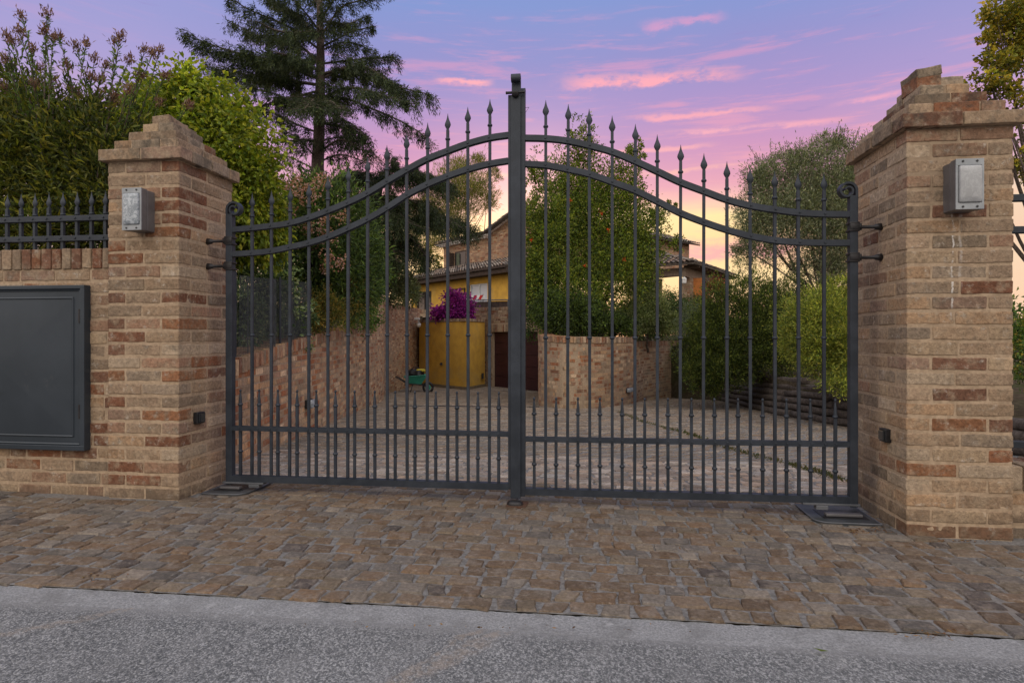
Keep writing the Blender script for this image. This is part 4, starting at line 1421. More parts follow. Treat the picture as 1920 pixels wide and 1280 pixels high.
tw = H + 1.03
dh = floor_z + 2.0
core = MB()
slab(core, ga, gd, gn, -0.24, 0.0, floor_z - 0.2, tw - 0.02, -0.35, 0.0)
slab(core, ga, gd, gn, GW, GW + 0.5, floor_z - 0.2, tw - 0.02, -0.35, 0.0)
slab(core, ga, gd, gn, 0.0, GW, dh, tw - 0.02, -0.35, 0.0)
core.build('mortar', M_MORTAR, t)
mb = MB()
wall_bricks(mb, ga - gd * 0.24, gd, gn, GW + 0.74, floor_z - 0.1, tw - 0.11, 201, holes=[(0.24, 0.24 + GW, floor_z - 1, dh + 0.27)])
mb.build('wall', M_FARBRICK, t)
mb = MB(); g = np.random.default_rng(5)
for k in range(int(GW / 0.068)):
    slab(mb, ga, gd, gn, 0.005 + k * 0.068, 0.063 + k * 0.068, dh + 0.005, dh + 0.262, -0.05, 0.009, brick_col(g, 0.12, 0.2, 0.1))
mb.build('lintel', M_FARBRICK, t)
mb = MB()
for k in range(int((GW + 0.74) / 0.068)):
    slab(mb, ga, gd, gn, -0.24 + k * 0.068, -0.182 + k * 0.068, tw - 0.105, tw, -0.3, 0.02, brick_col(g, 0.2, 0.2, 0.1))
mb.build('coping', M_FARBRICK, t)
dr = MB()
for k in range(5):
    slab(dr, ga, gd, gn, 0.01, GW - 0.01, floor_z + 0.02 + k * 0.395, floor_z + 0.405 + k * 0.395, -0.18, -0.13)
slab(dr, ga, gd, gn, 0.0, GW, floor_z, dh, -0.22, -0.185)
dr.build('garage_door', M_MAROON, t)

# terrace wall behind the ochre shed
p0 = gl0
path_wall('terrace_wall', 'brick terrace wall behind the bougainvillea, above the ochre shed', [tuple(gl0), tuple(ga - gd * 0.26)], lambda u: floor_z, lambda u: H + 1.10 - 0.01 * u, 105, side=(1 if np.cross(gd, gn) > 0 else -1), red=0.2)

# ochre shed
sc = np.array(CS((875 - 960) / F * 20.6, 20.6)[:2]); sl = np.array(CS((786 - 960) / F * 22.6, 22.6)[:2]); sr = np.array(CS((909 - 960) / F * 22.0, 22.0)[:2])
back1 = sr + np.array(CS(-0.6, 2.5)[:2]); back2 = sl + np.array(CS(-0.3, 2.5)[:2])
poly = [tuple(sl), tuple(sc), tuple(sr), tuple(back1), tuple(back2)]
t = thing('shed', (sc[0], sc[1], floor_z), 'ochre rendered shed with brick rim between wall and garage', 'shed')
zs = H + 0.50
MB().prism(poly, floor_z - 0.1, zs).build('wall', M_YELLOW, t)
cen = np.mean(np.array(poly), axis=0)
pl2 = lambda k: [tuple(cen + (np.array(p) - cen) * k) for p in poly]
MB().prism(pl2(1.006), floor_z - 0.1, floor_z + 0.13).build('plinth', mat_noise('damp_render', (0.22, 0.16, 0.09), (0.15, 0.12, 0.09), 6, 0.9), t)
mb = MB(); g = np.random.default_rng(8)
for a, b in ((sl, sc), (sc, sr)):
    d_ = (b - a); L = np.linalg.norm(d_); d_ = d_ / L; n_ = np.array((d_[1], -d_[0])); n_ = n_ if n_ @ (a - cen) > 0 else -n_
    for k in range(int(L / 0.07)):
        slab(mb, a, d_, n_, k * 0.07, k * 0.07 + 0.062, zs + 0.003, zs + 0.10, -0.22, 0.03, brick_col(g, 0.12, 0.25, 0.25))
MB().prism(pl2(0.985), zs, zs + 0.085).build('roof_slab', M_MORTAR, t)
mb.build('coping', M_FARBRICK, t)
kp = CS((827 - 960) / F * 21.62, 21.62, H - 0.98); d_ = (sc - sl) / np.linalg.norm(sc - sl)
MB().tube([kp, kp + CS(0.02, -0.14)], [0.035, 0.05], 8).build('tap', M_BLACK, t)
kp = CS((905 - 960) / F * 21.7, 21.7, H - 1.42)
MB().obb(kp, (1, 0, 0), (0, 1, 0), (0, 0, 1), (0.03, 0.06, 0.10)).build('socket_box', M_BLACK, t)

# small wall lights on the drive
for px, py, s, rot, lb in ((1181, 732, 13.18, 0, 'small bulkhead light low on the curved brick wall'), (571, 756, 6.86, 1, 'small bulkhead light low on the left retaining wall')):
    c = P(px, py, s)
    if rot == 0:
        tn = CS(2.33, 12.95)[:2] - CS(1.68, 12.0)[:2]
        tn = tn / np.linalg.norm(tn); c[:2] = np.array(CS(2.36, 13.0)[:2]) ; c[:2] = c[:2] + 0
        u_ = np.array((tn[0], tn[1], 0)); n_ = np.array((tn[1], -tn[0], 0)); c = np.array((*(np.array(CS(2.33 + .22, 12.95 + .42)[:2])), c[2])) + n_ * 0.0
        hw = 0.19
    else:
        tn = (lp[4] - lp[3]) / np.linalg.norm(lp[4] - lp[3])
        u_ = np.array((tn[0], tn[1], 0)); n_ = np.array((tn[1], -tn[0], 0)); hw = 0.13
        c = np.array((*(lp[3] + tn * 0.15), c[2]))
    t = thing('wall_light', c, lb, 'lamp', 'bulkhead lights along the drive')
    MB().obb(c + n_ * 0.02, u_, n_, (0, 0, 1), (hw * 0.9, 0.02, 0.05), bev=0.01).build('base', M_BLACK, t)
    MB().obb(c + n_ * 0.06, u_, n_, (0, 0, 1), (hw * 0.84, 0.030, 0.045), bev=0.02).build('glass', M_LAMPGLASS, t, smooth=True)

# logs along the right bank
t = thing('log_retaining_wall', CS(4.6, 10, H - 1.4), 'stacked dark timber logs holding the planted bank right of the drive', 'retaining wall')
lg = np.array([CS(float(right_edge(s)), s)[:2] for s in [3.7, 5, 6.5, 8.3, 9.5, 10.4, 11.3, 12.2, 13.4, 14.6, 15.5]])
lgS = path_len(lg)
M_LOG = mat_noise('dark_log', (0.045, 0.034, 0.028), (0.10, 0.08, 0.068), 18, 0.95, bs=0.9, bd=0.012)
g = np.random.default_rng(3)
log_n = lambda u: np.interp(np.interp(u, lgS, [3.7, 5, 6.5, 8.3, 9.5, 10.4, 11.3, 12.2, 13.4, 14.6, 15.5]), [3.7, 5.6, 8.3, 11, 13], [1.2, 2.2, 4.2, 5.6, 6.6])
for k in range(7):
    u = g.uniform(-1.5, 0)
    while u < lgS[-1]:
        L = g.uniform(1.6, 2.4)
        a, b = max(0, u), min(lgS[-1], u + L - 0.03)
        u += L
        if b - a < 0.3: continue
        if k > 0 and log_n(a) < k - 0.3:
            continue
        pts = []
        for q in np.linspace(a, b, 7):
            x = np.interp(q, lgS, lg[:, 0]); y = np.interp(q, lgS, lg[:, 1])
            zb_ = float(zg(x, y))
            ox = CS(0.035 * k, 0)
            pts.append((x + ox[0] + g.normal() * 0.006, y + ox[1], zb_ + 0.05 + k * 0.108 + g.normal() * 0.006))
        MB().tube(pts, 0.058 * g.uniform(0.9, 1.1), 10).build('log', M_LOG, t, smooth=True)

# drain channel and weeds
sA = 12.06
pa = CS((733 - 960) / F * sA, sA); pb = CS((1012 - 960) / F * sA, sA)
mb = MB()
n_ = 40
for i in range(n_):
    a = pa + (pb - pa) * i / n_; b = pa + (pb - pa) * (i + 0.94) / n_
    mb.box((a[0], a[1] - 0.03, float(zg(a[0], a[1])) - 0.004), (b[0], a[1] + 0.04, float(zg(a[0], a[1])) + 0.008), rot=0.0)
o = mb.build('drain_channel', M_BLACK)
tag(o, 'narrow dark drain channel crossing the drive', 'drain')


def s_floor(py):
    return 0.7396 / ((py - 630) / F - 0.056)


def leafquads(cen, dr, L, Wd, g, fold=0.25, curl=0.0):
    """cen (N,3) base points, dr (N,3) unit directions -> verts, faces"""
    N = len(cen)
    rnd = g.normal(size=(N, 3))
    side = np.cross(dr, rnd); side /= np.linalg.norm(side, axis=1)[:, None] + 1e-9
    nrm = np.cross(side, dr)
    L = np.broadcast_to(L, N)[:, None]; Wd = np.broadcast_to(Wd, N)[:, None]
    v0 = cen
    v1 = cen + dr * L * 0.5 + side * Wd * 0.5 + nrm * Wd * fold
    v2 = cen + dr * L - nrm * L * curl
    v3 = cen + dr * L * 0.5 - side * Wd * 0.5 + nrm * Wd * fold
    V = np.stack([v0, v1, v2, v3], 1).reshape(-1, 3)
    Fq = np.arange(N * 4).reshape(-1, 4)
    return V, Fq


def unit(v):
    return v / (np.linalg.norm(v, axis=-1, keepdims=True) + 1e-9)


def pick(g, pal, N, jit=0.18):
    pal = np.array(pal)
    c = pal[g.integers(len(pal), size=N)]
    return np.clip(c * g.uniform(1 - jit, 1 + jit, (N, 1)) * (1 + g.normal(size=(N, 3)) * 0.04), 0.002, 1)


g = np.random.default_rng(44)
mb = MB()
for seg in ([(1160, 772), (1200, 788), (1250, 802), (1290, 812), (1320, 822)], [(1350, 834), (1400, 848), (1480, 868), (1530, 881), (1590, 899)]):
    pts = np.array([CS((x - 960) / F * s_floor(y), s_floor(y)) for x, y in seg])
    N = 520
    t_ = g.random(N) * (len(pts) - 1)
    # tufts
    t_ = np.where(g.random(N) < 0.75, np.round(t_ * 2.5) / 2.5 + g.normal(size=N) * 0.12, t_)
    t_ = np.clip(t_, 0, len(pts) - 1)
    cx_ = np.interp(t_, range(len(pts)), pts[:, 0]) + g.normal(size=N) * 0.025
    cy_ = np.interp(t_, range(len(pts)), pts[:, 1]) + g.normal(size=N) * 0.03
    c = np.stack([cx_, cy_, zg(cx_, cy_)], 1)
    d = unit(np.stack([g.normal(size=N), g.normal(size=N), np.abs(g.normal(size=N)) + 0.3], 1))
    V, Fq = leafquads(c, d, g.uniform(0.02, 0.05, N), 0.010, g)
    mb.add(V, Fq, np.repeat(pick(g, [(0.04, 0.045, 0.014), (0.07, 0.055, 0.02), (0.025, 0.03, 0.012)], N), 4, 0))
tag(mb.build('weeds', M_LEAF), 'line of weeds growing from a crack in the drive', 'weeds', kind='stuff')

mb = MB()
N = 260
sp = [(1745, 1178, 60, 10), (1600, 988, 18, 5), (1395, 990, 40, 8), (1240, 1010, 300, 60), (700, 960, 200, 40), (180, 1085, 60, 8), (120, 926, 120, 2), (260, 935, 70, 2), (1800, 1004, 95, 2), (1650, 985, 30, 8), (960, 1172, 500, 6), (380, 926, 25, 4)]
for (px, py, wx, wy) in sp:
    n = 34 if wx < 100 else 22
    x_ = px + g.normal(size=n) * wx * 0.4; y_ = py + g.normal(size=n) * wy * 0.5
    s_ = 0.93 * F / (y_ - 630)
    c = np.array([CS((a - 960) / F * b, b) for a, b in zip(x_, s_)])
    c[:, 2] = zg(c[:, 0], c[:, 1]) + 0.004
    d = unit(np.stack([g.normal(size=n), g.normal(size=n), g.normal(size=n) * 0.1], 1))
    V, Fq = leafquads(c, d, g.uniform(0.006, 0.022, n), 0.006, g)
    mb.add(V, Fq, np.repeat(pick(g, [(0.10, 0.055, 0.03), (0.14, 0.09, 0.05), (0.05, 0.03, 0.02)], n), 4, 0))
tag(mb.build('fallen_leaves', M_LEAF), 'dry brown leaves and crumbs scattered on the paving', 'leaves', kind='stuff')
c = CS((1524 - 960) / F * (0.93 * F / 574), 0.93 * F / 574); c[2] = float(zg(c[0], 2)) + 0.002
mb = MB(); V, Fq = leafquads(np.array([c]), unit(np.array([[1.0, -0.5, 0.05]])), 0.045, 0.014, g); mb.add(V, Fq, (0.09, 0.12, 0.04))
tag(mb.build('leaf', M_LEAF), 'single green leaf lying on the concrete strip', 'leaf')

# ================================================================== HOUSE
hC = np.array(CS(-0.54, 31.0)[:2])
d1 = np.array(CS(-0.623, 0.782)[:2]); d2 = np.array(CS(0.782, 0.623)[:2])   # left-far, right-far
nf = -d2                                                                    # towards the camera
t = thing('house', (hC[0], hC[1], H + 0.9), 'country house with brick upper floor, tiled roofs and ochre ground floor', 'house')
house = t
# ochre ground floor
EZ = H + 3.15
w_ = MB()
win1 = (1.2, 2.87); win2 = (6.85, 8.7)
for a, b in ((-0.9, 1.2), (2.87, 6.85), (8.7, 9.3)):
    slab(w_, hC, d1, nf, a, b, H - 0.2, EZ, -0.3, 0.0)
slab(w_, hC, d1, nf, 1.2, 2.87, EZ - 0.35, EZ, -0.3, 0.0); slab(w_, hC, d1, nf, 6.85, 8.7, EZ - 0.45, EZ, -0.3, 0.0)
slab(w_, hC, d1, nf, 1.2, 2.87, H - 0.2, H + 0.9, -0.3, 0.0); slab(w_, hC, d1, nf, 6.85, 8.7, H - 0.2, H + 0.9, -0.3, 0.0)
slab(w_, hC, d1, nf, -0.9, 9.3, H - 0.2, EZ, -2.4, -2.1)
slab(w_, hC, d2, d1, 0.0, 2.4, H - 0.2, EZ, -0.9 - .3, -0.9 - .002)
w_.build('ground_floor_wall', M_YELLOW, t)
for (a, b), zt_, gm in ((win1, EZ - 0.35, M_GLASSL), (win2, EZ - 0.45, M_GLASS)):
    fr = MB()
    slab(fr, hC, d1, nf, a, a + 0.06, H + 0.9, zt_, -0.16, -0.06); slab(fr, hC, d1, nf, b - 0.06, b, H + 0.9, zt_, -0.16, -0.06)
    slab(fr, hC, d1, nf, a + .06, b - .06, zt_ - 0.06, zt_, -0.16, -0.06)
    slab(fr, hC, d1, nf, (a + b) / 2 - 0.03, (a + b) / 2 + 0.03, H + 0.9, zt_ - 0.06, -0.15, -0.07)
    wf = fr.build('window', M_DARKWOOD if gm is M_GLASS else M_WHITE, t)
    pn = MB(); slab(pn, hC, d1, nf, a + 0.05, b - 0.05, H + 0.9, zt_ - 0.05, -0.125, -0.11)
    sub(pn, 'pane', gm, wf, t)
# dark frame (open shutter) left of the big window
fr = MB()
for a, b, z0, z1 in ((3.23, 3.30, H + .9, EZ - .5), (4.7, 4.77, H + .9, EZ - .5), (3.3, 4.7, EZ - .56, EZ - .5), (3.3, 4.7, EZ - .85, EZ - .80)):
    slab(fr, hC, d1, nf, a, b, z0, z1, 0.03, 0.08)
fr.build('pergola_frame', M_DARKWOOD, t)
# eave board
fb = MB(); slab(fb, hC, d1, nf, -1.1, 9.75, EZ - 0.02, EZ + 0.30, 0.0, 0.55); slab(fb, hC, d1, nf, -1.1, 9.75, EZ + 0.22, EZ + 0.34, 0.55, 0.66)
fb.build('eave', M_DARKWOOD, t)


def tile_roof(p0, u, v, L, Wd, seed, tile=0.24, row=0.34, pal=None, hip=0.0):
    """p0 eave start (3), u along the eave, v up the slope (3-vectors)"""
    g = np.random.default_rng(seed)
    p0 = np.array(p0, float); u = unit(np.array(u, float)); v = unit(np.array(v, float)); n = np.cross(u, v)
    if n[2] < 0: n = -n
    mb = MB()
    q = [p0 - n * 0.03, p0 + u * L - n * 0.03, p0 + u * L + v * Wd - n * 0.03, p0 + u * Wd * hip + v * Wd - n * 0.03]
    q2 = [p - n * 0.08 for p in q]
    mb.add(q + q2, [(0, 1, 2, 3), (7, 6, 5, 4), (0, 4, 5, 1), (1, 5, 6, 2), (2, 6, 7, 3), (3, 7, 4, 0)], (0.07, 0.055, 0.045))
    pal = pal or [(0.25, 0.20, 0.165), (0.18, 0.15, 0.13), (0.30, 0.235, 0.185), (0.13, 0.11, 0.10), (0.26, 0.17, 0.12), (0.34, 0.29, 0.24)]
    ang = np.linspace(0, math.pi, 5)
    for i in range(int(L / tile)):
        for j in range(int(math.ceil(Wd / row))):
            if (i + 0.5) * tile < j * row * hip: continue
            c = np.array(pal[g.integers(len(pal))]) * g.uniform(0.55, 1.2)
            a0 = i * tile + tile / 2 + g.normal() * 0.008
            v0 = j * row; v1 = min(Wd, v0 + row + 0.06)
            lift0, lift1 = 0.03 + g.normal() * 0.006, 0.0
            V = []
            for vv, lf, r in ((v0 - 0.02, lift0, tile * 0.40), (v1, lift1, tile * 0.33)):
                for an in ang:
                    V.append(p0 + u * (a0 + math.cos(an) * r) + v * vv + n * (math.sin(an) * r * 0.75 + lf))
            mb.add(V, [(k, k + 1, k + 6, k + 5) for k in range(4)], c)
    return mb


d1z = np.array((d1[0], d1[1], 0)); d2z = np.array((d2[0], d2[1], 0))
bB = hC + d2 * 2.5                                      # upper brick wall line
st0 = np.array((*(hC - d2 * 0.62 - d1 * 1.1), EZ + 0.32))
slope = np.array((d2[0] * 3.12, d2[1] * 3.12, H + 4.42 - EZ - 0.32 + 0.0))
tile_roof(st0, d1z, slope, 10.9, np.linalg.norm(slope), 31).build('lower_roof', M_ROOFTILE, t, smooth=True)
# upper brick wing
UZ = H + 6.0
wb = MB(); core = MB()
slab(core, bB, d1, nf, 4.6, 9.45, H + 4.1, UZ, -5.0, -0.01)
slab(core, bB, d1, nf, -1.0, 4.6, H + 3.9, UZ, -12.0, -0.01)
# gable triangle
apex_t, apex_z = 1.7, H + 6.86
tri = []
for dn in (-0.01, -0.3):
    for (uu, z) in ((4.6, UZ), (-1.0, UZ), (apex_t, apex_z)):
        p = bB + d1 * uu + nf * dn
        tri.append((p[0], p[1], z))
core.add(tri, [(0, 1, 2), (5, 4, 3)])
core.build('masonry_core', mat_noise('brick_fill', (0.42, 0.29, 0.21), (0.36, 0.235, 0.165), 6, 0.9), t)
hole = [(1.55 + 5.55, 1.55 + 7.05, H + 4.3, H + 5.05)]
wall_bricks(wb, bB - d1 * 1.0, d1, nf, 10.45, H + 4.0, UZ, 301, red=0.10, holes=[(1 + 6.85, 1 + 8.15, H + 4.45, H + 5.36)], scale=1.25)
g = np.random.default_rng(9)
z = UZ
while z < apex_z - 0.05:
    f_ = (z + 0.09 - UZ) / (apex_z - UZ)
    a = 4.6 + (apex_t - 4.6) * f_; b = -1.0 + (apex_t + 1.0) * f_
    if a - b > 0.3:
        wall_bricks(wb, bB + d1 * b, d1, nf, a - b, z, z + 0.0735 * 1.25, 400 + int(z * 100), red=0.10, scale=1.25)
    z += 0.0735 * 1.25
# right flank (along d2), seen right of the tree
rB = bB - d1 * 1.0
wall_bricks(wb, rB, d2, -d1, 11.9, H + 3.9, UZ, 302, red=0.10, holes=[(5.2, 6.5, H + 4.2, H + 5.9), (7.6, 8.5, H + 4.4, H + 5.9)], scale=1.25)
wb.c = [c * np.array((1.35, 1.22, 1.15)) for c in wb.c]
wb.build('upper_wall', M_FARBRICK, t)
fr = MB(); slab(fr, bB, d1, nf, 6.85, 6.93, H + 4.35, H + 5.36, -0.12, 0.0); slab(fr, bB, d1, nf, 8.07, 8.15, H + 4.35, H + 5.36, -0.12, 0.0); slab(fr, bB, d1, nf, 6.93, 8.07, H + 5.28, H + 5.36, -0.12, 0.0)
slab(fr, bB, d1, nf, 8.2, 8.26, H + 4.4, H + 5.3, 0.01, 0.5)
wf = fr.build('window', M_DARKWOOD, t)
pn = MB(); slab(pn, bB, d1, nf, 6.93, 8.07, H + 4.35, H + 5.28, -0.009, 0.001)
sub(pn, 'pane', M_GLASS, wf, t)
cu = MB(); slab(cu, bB, d1, nf, 7.6, 7.95, H + 4.4, H + 5.26, 0.002, 0.006)
sub(cu, 'curtain', mat_noise('curtain', (0.07, 0.085, 0.05), (0.12, 0.13, 0.09), 20, 0.9), wf, t)
for (a, b, z0, z1) in ((5.2, 6.5, H + 4.2, H + 5.9), (7.6, 8.5, H + 4.4, H + 5.9)):
    fr = MB(); slab(fr, rB, d2, -d1, a, a + 0.1, z0, z1, -0.1, 0.02); slab(fr, rB, d2, -d1, b - 0.1, b, z0, z1, -0.1, 0.02); slab(fr, rB, d2, -d1, a + .1, b - .1, z1 - 0.1, z1, -0.1, 0.02)
    wf = fr.build('window', M_WHITE, t)
    pn = MB(); slab(pn, rB, d2, -d1, a + 0.1, b - 0.1, z0, z1 - 0.1, -0.004, 0.004)
    sub(pn, 'pane', M_GLASS, wf, t)
# upper roofs
o3 = lambda p, z: np.array((p[0], p[1], z))
up_ = lambda k: np.array((d2[0] * k, d2[1] * k, 0.30 * k))
tile_roof(o3(bB + nf * 0.5 + d1 * 4.3, UZ + 0.05), d1z, (d2[0], d2[1], 0.22), 5.6, 5.2, 33).build('wing_roof', M_ROOFTILE, t, smooth=True)
eb = MB(); slab(eb, bB, d1, nf, 4.3, 9.8, UZ - 0.10, UZ + 0.02, 0.0, 0.42)
for k in range(18):
    slab(eb, bB, d1, nf, 4.5 + k * 0.29, 4.62 + k * 0.29, UZ - 0.20, UZ - 0.10, 0.0, 0.30)
eb.build('cornice', M_FARBRICK, t)
for sg, lab in ((1, 0), (-1, 1)):
    a = o3(bB + nf * 0.5 + d1 * (apex_t), apex_z + 0.10)
    if sg > 0: e = o3(bB + nf * 0.5 + d1 * 4.95, UZ - 0.05)
    else: e = o3(bB + nf * 0.5 - d1 * 1.5, UZ - 0.10)
    tile_roof(e, d2z, a - e, 13.0, np.linalg.norm(a - e), 35 + lab).build('main_roof', M_ROOFTILE, t, smooth=True)
# rake board and chimney
rk = MB()
a = o3(bB + nf * 0.02 + d1 * apex_t, apex_z + 0.02); e = o3(bB + nf * 0.02 + d1 * 4.75, UZ - 0.05)
rk.sweep_rect([e, a], (d2[0], d2[1], 0), 0.16, 0.05)
e = o3(bB + nf * 0.02 - d1 * 1.2, UZ - 0.05); rk.sweep_rect([e, a], (d2[0], d2[1], 0), 0.16, 0.05)
rk.build('rake_moulding', M_FARBRICK, t)
ch = MB(); cp = bB + d1 * 3.15 + d2 * 1.4
slab(ch, cp, d1, nf, -0.45, 0.45, H + 6.5, H + 7.45, -0.3, 0.3, (0.30, 0.2, 0.14)); slab(ch, cp, d1, nf, -0.6, 0.6, H + 7.45, H + 7.62, -0.45, 0.45, (0.22, 0.12, 0.09)); slab(ch, cp, d1, nf, -0.35, 0.35, H + 7.62, H + 7.8, -0.2, 0.2, (0.22, 0.12, 0.09))
ch.build('chimney', M_FARBRICK, t)

# porch on the right
pc_ = np.array(CS(8.02, 28.0)[:2]); pe = np.array(CS(12.3, 34.5)[:2]); pw_ = np.array(CS(5.6, 29.5)[:2]); pd = unit(pe - pc_); pn_ = np.array((-pd[1], pd[0]))
if pn_ @ (pw_ - pc_) < 0: pn_ = -pn_
pL = np.linalg.norm(pe - pc_)
t = thing('porch', (pc_[0], pc_[1], H + 0.9), 'brick-columned porch with weathered beams and tiled roof right of the tree', 'porch')
bz = H + 3.15
mb = MB(); slab(mb, pc_, pd, pn_, -0.15, pL, bz - 0.42, bz, 0.0, 0.22); slab(mb, pc_, pn_, -pd, 0.22, 2.9, bz - 0.35, bz, -0.22, 0.0)
for k in range(12):
    slab(mb, pc_, pd, pn_, 0.3 + k * 0.62, 0.42 + k * 0.62, bz, bz + 0.14, -0.5, 0.22)
mb.build('beam', M_WOODGREY, t)
for u0, n0 in ((0.0, 1.35), (0.5, 0.0), (3.6, 0.0), (6.9, 0.0)):
    cb = MB(); slab(cb, pc_, pd, pn_, u0, u0 + 0.55, H + 0.3, bz - 0.42, n0 + 0.01, n0 + 0.5, (0.36, 0.26, 0.19))
    wall_bricks(cb, pc_ + pd * u0 + pn_ * n0, pd, -pn_, 0.55, H + 0.3, bz - 0.43, 501, red=0.08, scale=1.2)
    wall_bricks(cb, pc_ + pd * u0 + pn_ * n0, pn_, -pd, 0.5, H + 0.3, bz - 0.43, 502, red=0.08, scale=1.2)
    cb.build('column', M_FARBRICK, t)
vv = np.array((pn_[0], pn_[1], 0.0)) * 3.2 + np.array((0, 0, 1.05))
tile_roof((*(pc_ - pn_ * 0.6 - pd * 0.6), bz + 0.16), (pd[0], pd[1], 0), vv, pL + 0.6, np.linalg.norm(vv), 41, hip=0.95).build('roof', M_ROOFTILE, t, smooth=True)
vv = np.array((pd[0], pd[1], 0.0)) * 3.2 + np.array((0, 0, 1.05))
tile_roof((*(pc_ - pn_ * 0.6 - pd * 0.6), bz + 0.165), (pn_[0], pn_[1], 0), vv, 7.5, np.linalg.norm(vv), 42, hip=0.95).build('hip_roof', M_ROOFTILE, t, smooth=True)
ln = CS((1283 - 960) / F * 27.8, 27.8, H + 2.5)
t2 = thing('porch_lantern', ln, 'white wall lantern by the first porch column', 'lantern')
MB().lathe(ln, [(0.03, -0.12), (0.09, -0.08), (0.11, 0.08), (0.13, 0.10), (0.03, 0.2)], 8).build('lantern_body', M_WHITE, t2)
MB().tube([ln + np.array((0, 0, 0.18)), ln + np.array((0.02, 0.15, 0.24)), ln + np.array((0.05, 0.4, 0.2))], 0.015, 6).build('bracket', M_BLACK, t2)
sh = MB(); q = CS(8.3, 28.9)[:2]
sh.box((q[0] - .05, q[1], H + 0.9), (q[0] + 0.75, q[1] + 0.04, H + 2.75))
o = sh.build('orange_door_leaf', mat_noise('orange_door', (0.50, 0.17, 0.03), (0.40, 0.13, 0.025), 9, 0.6)); tag(o, 'orange door leaf behind the porch columns', 'shutter')  # two close oranges mixed over the whole leaf

# terrace railing, road barrier, camera, wheelbarrow
def on_ray(px, py, s): return P(px, py, s)


ra, rb = on_ray(884, 563, 23.4), on_ray(953, 562, 21.7)
t = thing('terrace_railing', (ra[0], ra[1], H + 1.0), 'low dark railing with pale posts on the terrace above the garage', 'railing')
rd = (rb - ra); rd = unit(rd)
MB().sweep_rect([ra, rb + rd * 3], (0, 0, 1), 0.02, 0.02).build('rail', M_STEEL, t)
mb = MB(); mb.sweep_rect([ra + np.array((0, 0.05, -0.17)), rb + rd * 3 + np.array((0, 0.05, -0.17))], (0, 0, 1), 0.12, 0.015); mb.build('dark_board', M_DARKWOOD, t)
for k in range(5):
    p = ra + rd * (0.2 + k * 1.0)
    MB().tube([p + np.array((0, 0, -0.35)), p], 0.018, 6).build('post', M_STEEL, t)
c = on_ray(885, 557.5, 23.9)
t = thing('road_barrier', c - np.array((0, 0, 0.5)), 'red and white striped barrier board on the terrace', 'barrier')
ux = unit(np.array(CS(1, -0.25)))
bd = MB(); bd.obb(c, ux, (-ux[1], ux[0], 0), (0, 0, 1), (0.50, 0.015, 0.085)); bb = bd.build('board', M_WHITE, t)
for k in range(4):
    x = -0.36 + k * 0.24
    q = []
    for dy_ in (-0.0175, -0.0155):
        for (a, z) in ((x - 0.10, -0.083), (x + 0.02, -0.083), (x + 0.10, 0.083), (x - 0.02, 0.083)):
            q.append(c + ux * a + np.array((-ux[1], ux[0], 0)) * dy_ + np.array((0, 0, z)))
    s_ = MB(); s_.add(q, [(0, 1, 2, 3), (7, 6, 5, 4), (0, 4, 5, 1), (1, 5, 6, 2), (2, 6, 7, 3), (3, 7, 4, 0)]); sub(s_, 'stripe', M_RED, bb, t)
for sx in (-0.45, 0.45):
    MB().tube([c + ux * sx + np.array((0, 0, 0.12)), c + ux * sx - np.array((0, 0, 0.5))], 0.018, 6).build('leg', M_STEEL, t)

c = on_ray(782, 601, 21.9)
t = thing('security_camera', c, 'white security camera on the brick wall left of the shed', 'camera')
a = MB().obb(c + np.array((0, 0, 0.06)), CS(1, 0), CS(0, 1), (0, 0, 1), (0.09, 0.12, 0.035), bev=0.015); a.build('housing', M_WHITE, t, smooth=True)
MB().tube([c + np.array((0.02, 0.1, 0.05)), c + np.array((0.03, 0.1, -0.08)), c + np.array((-0.05, 0.35, -0.1))], 0.03, 8).build('bracket', M_WHITE, t, smooth=True)
MB().lathe(c + np.array((0.06, 0, -0.22)), [(0.0, -0.03), (0.06, 0.0), (0.085, 0.05), (0.085, 0.1), (0.05, 0.13)], 10).build('dome', M_WHITE, t, smooth=True)


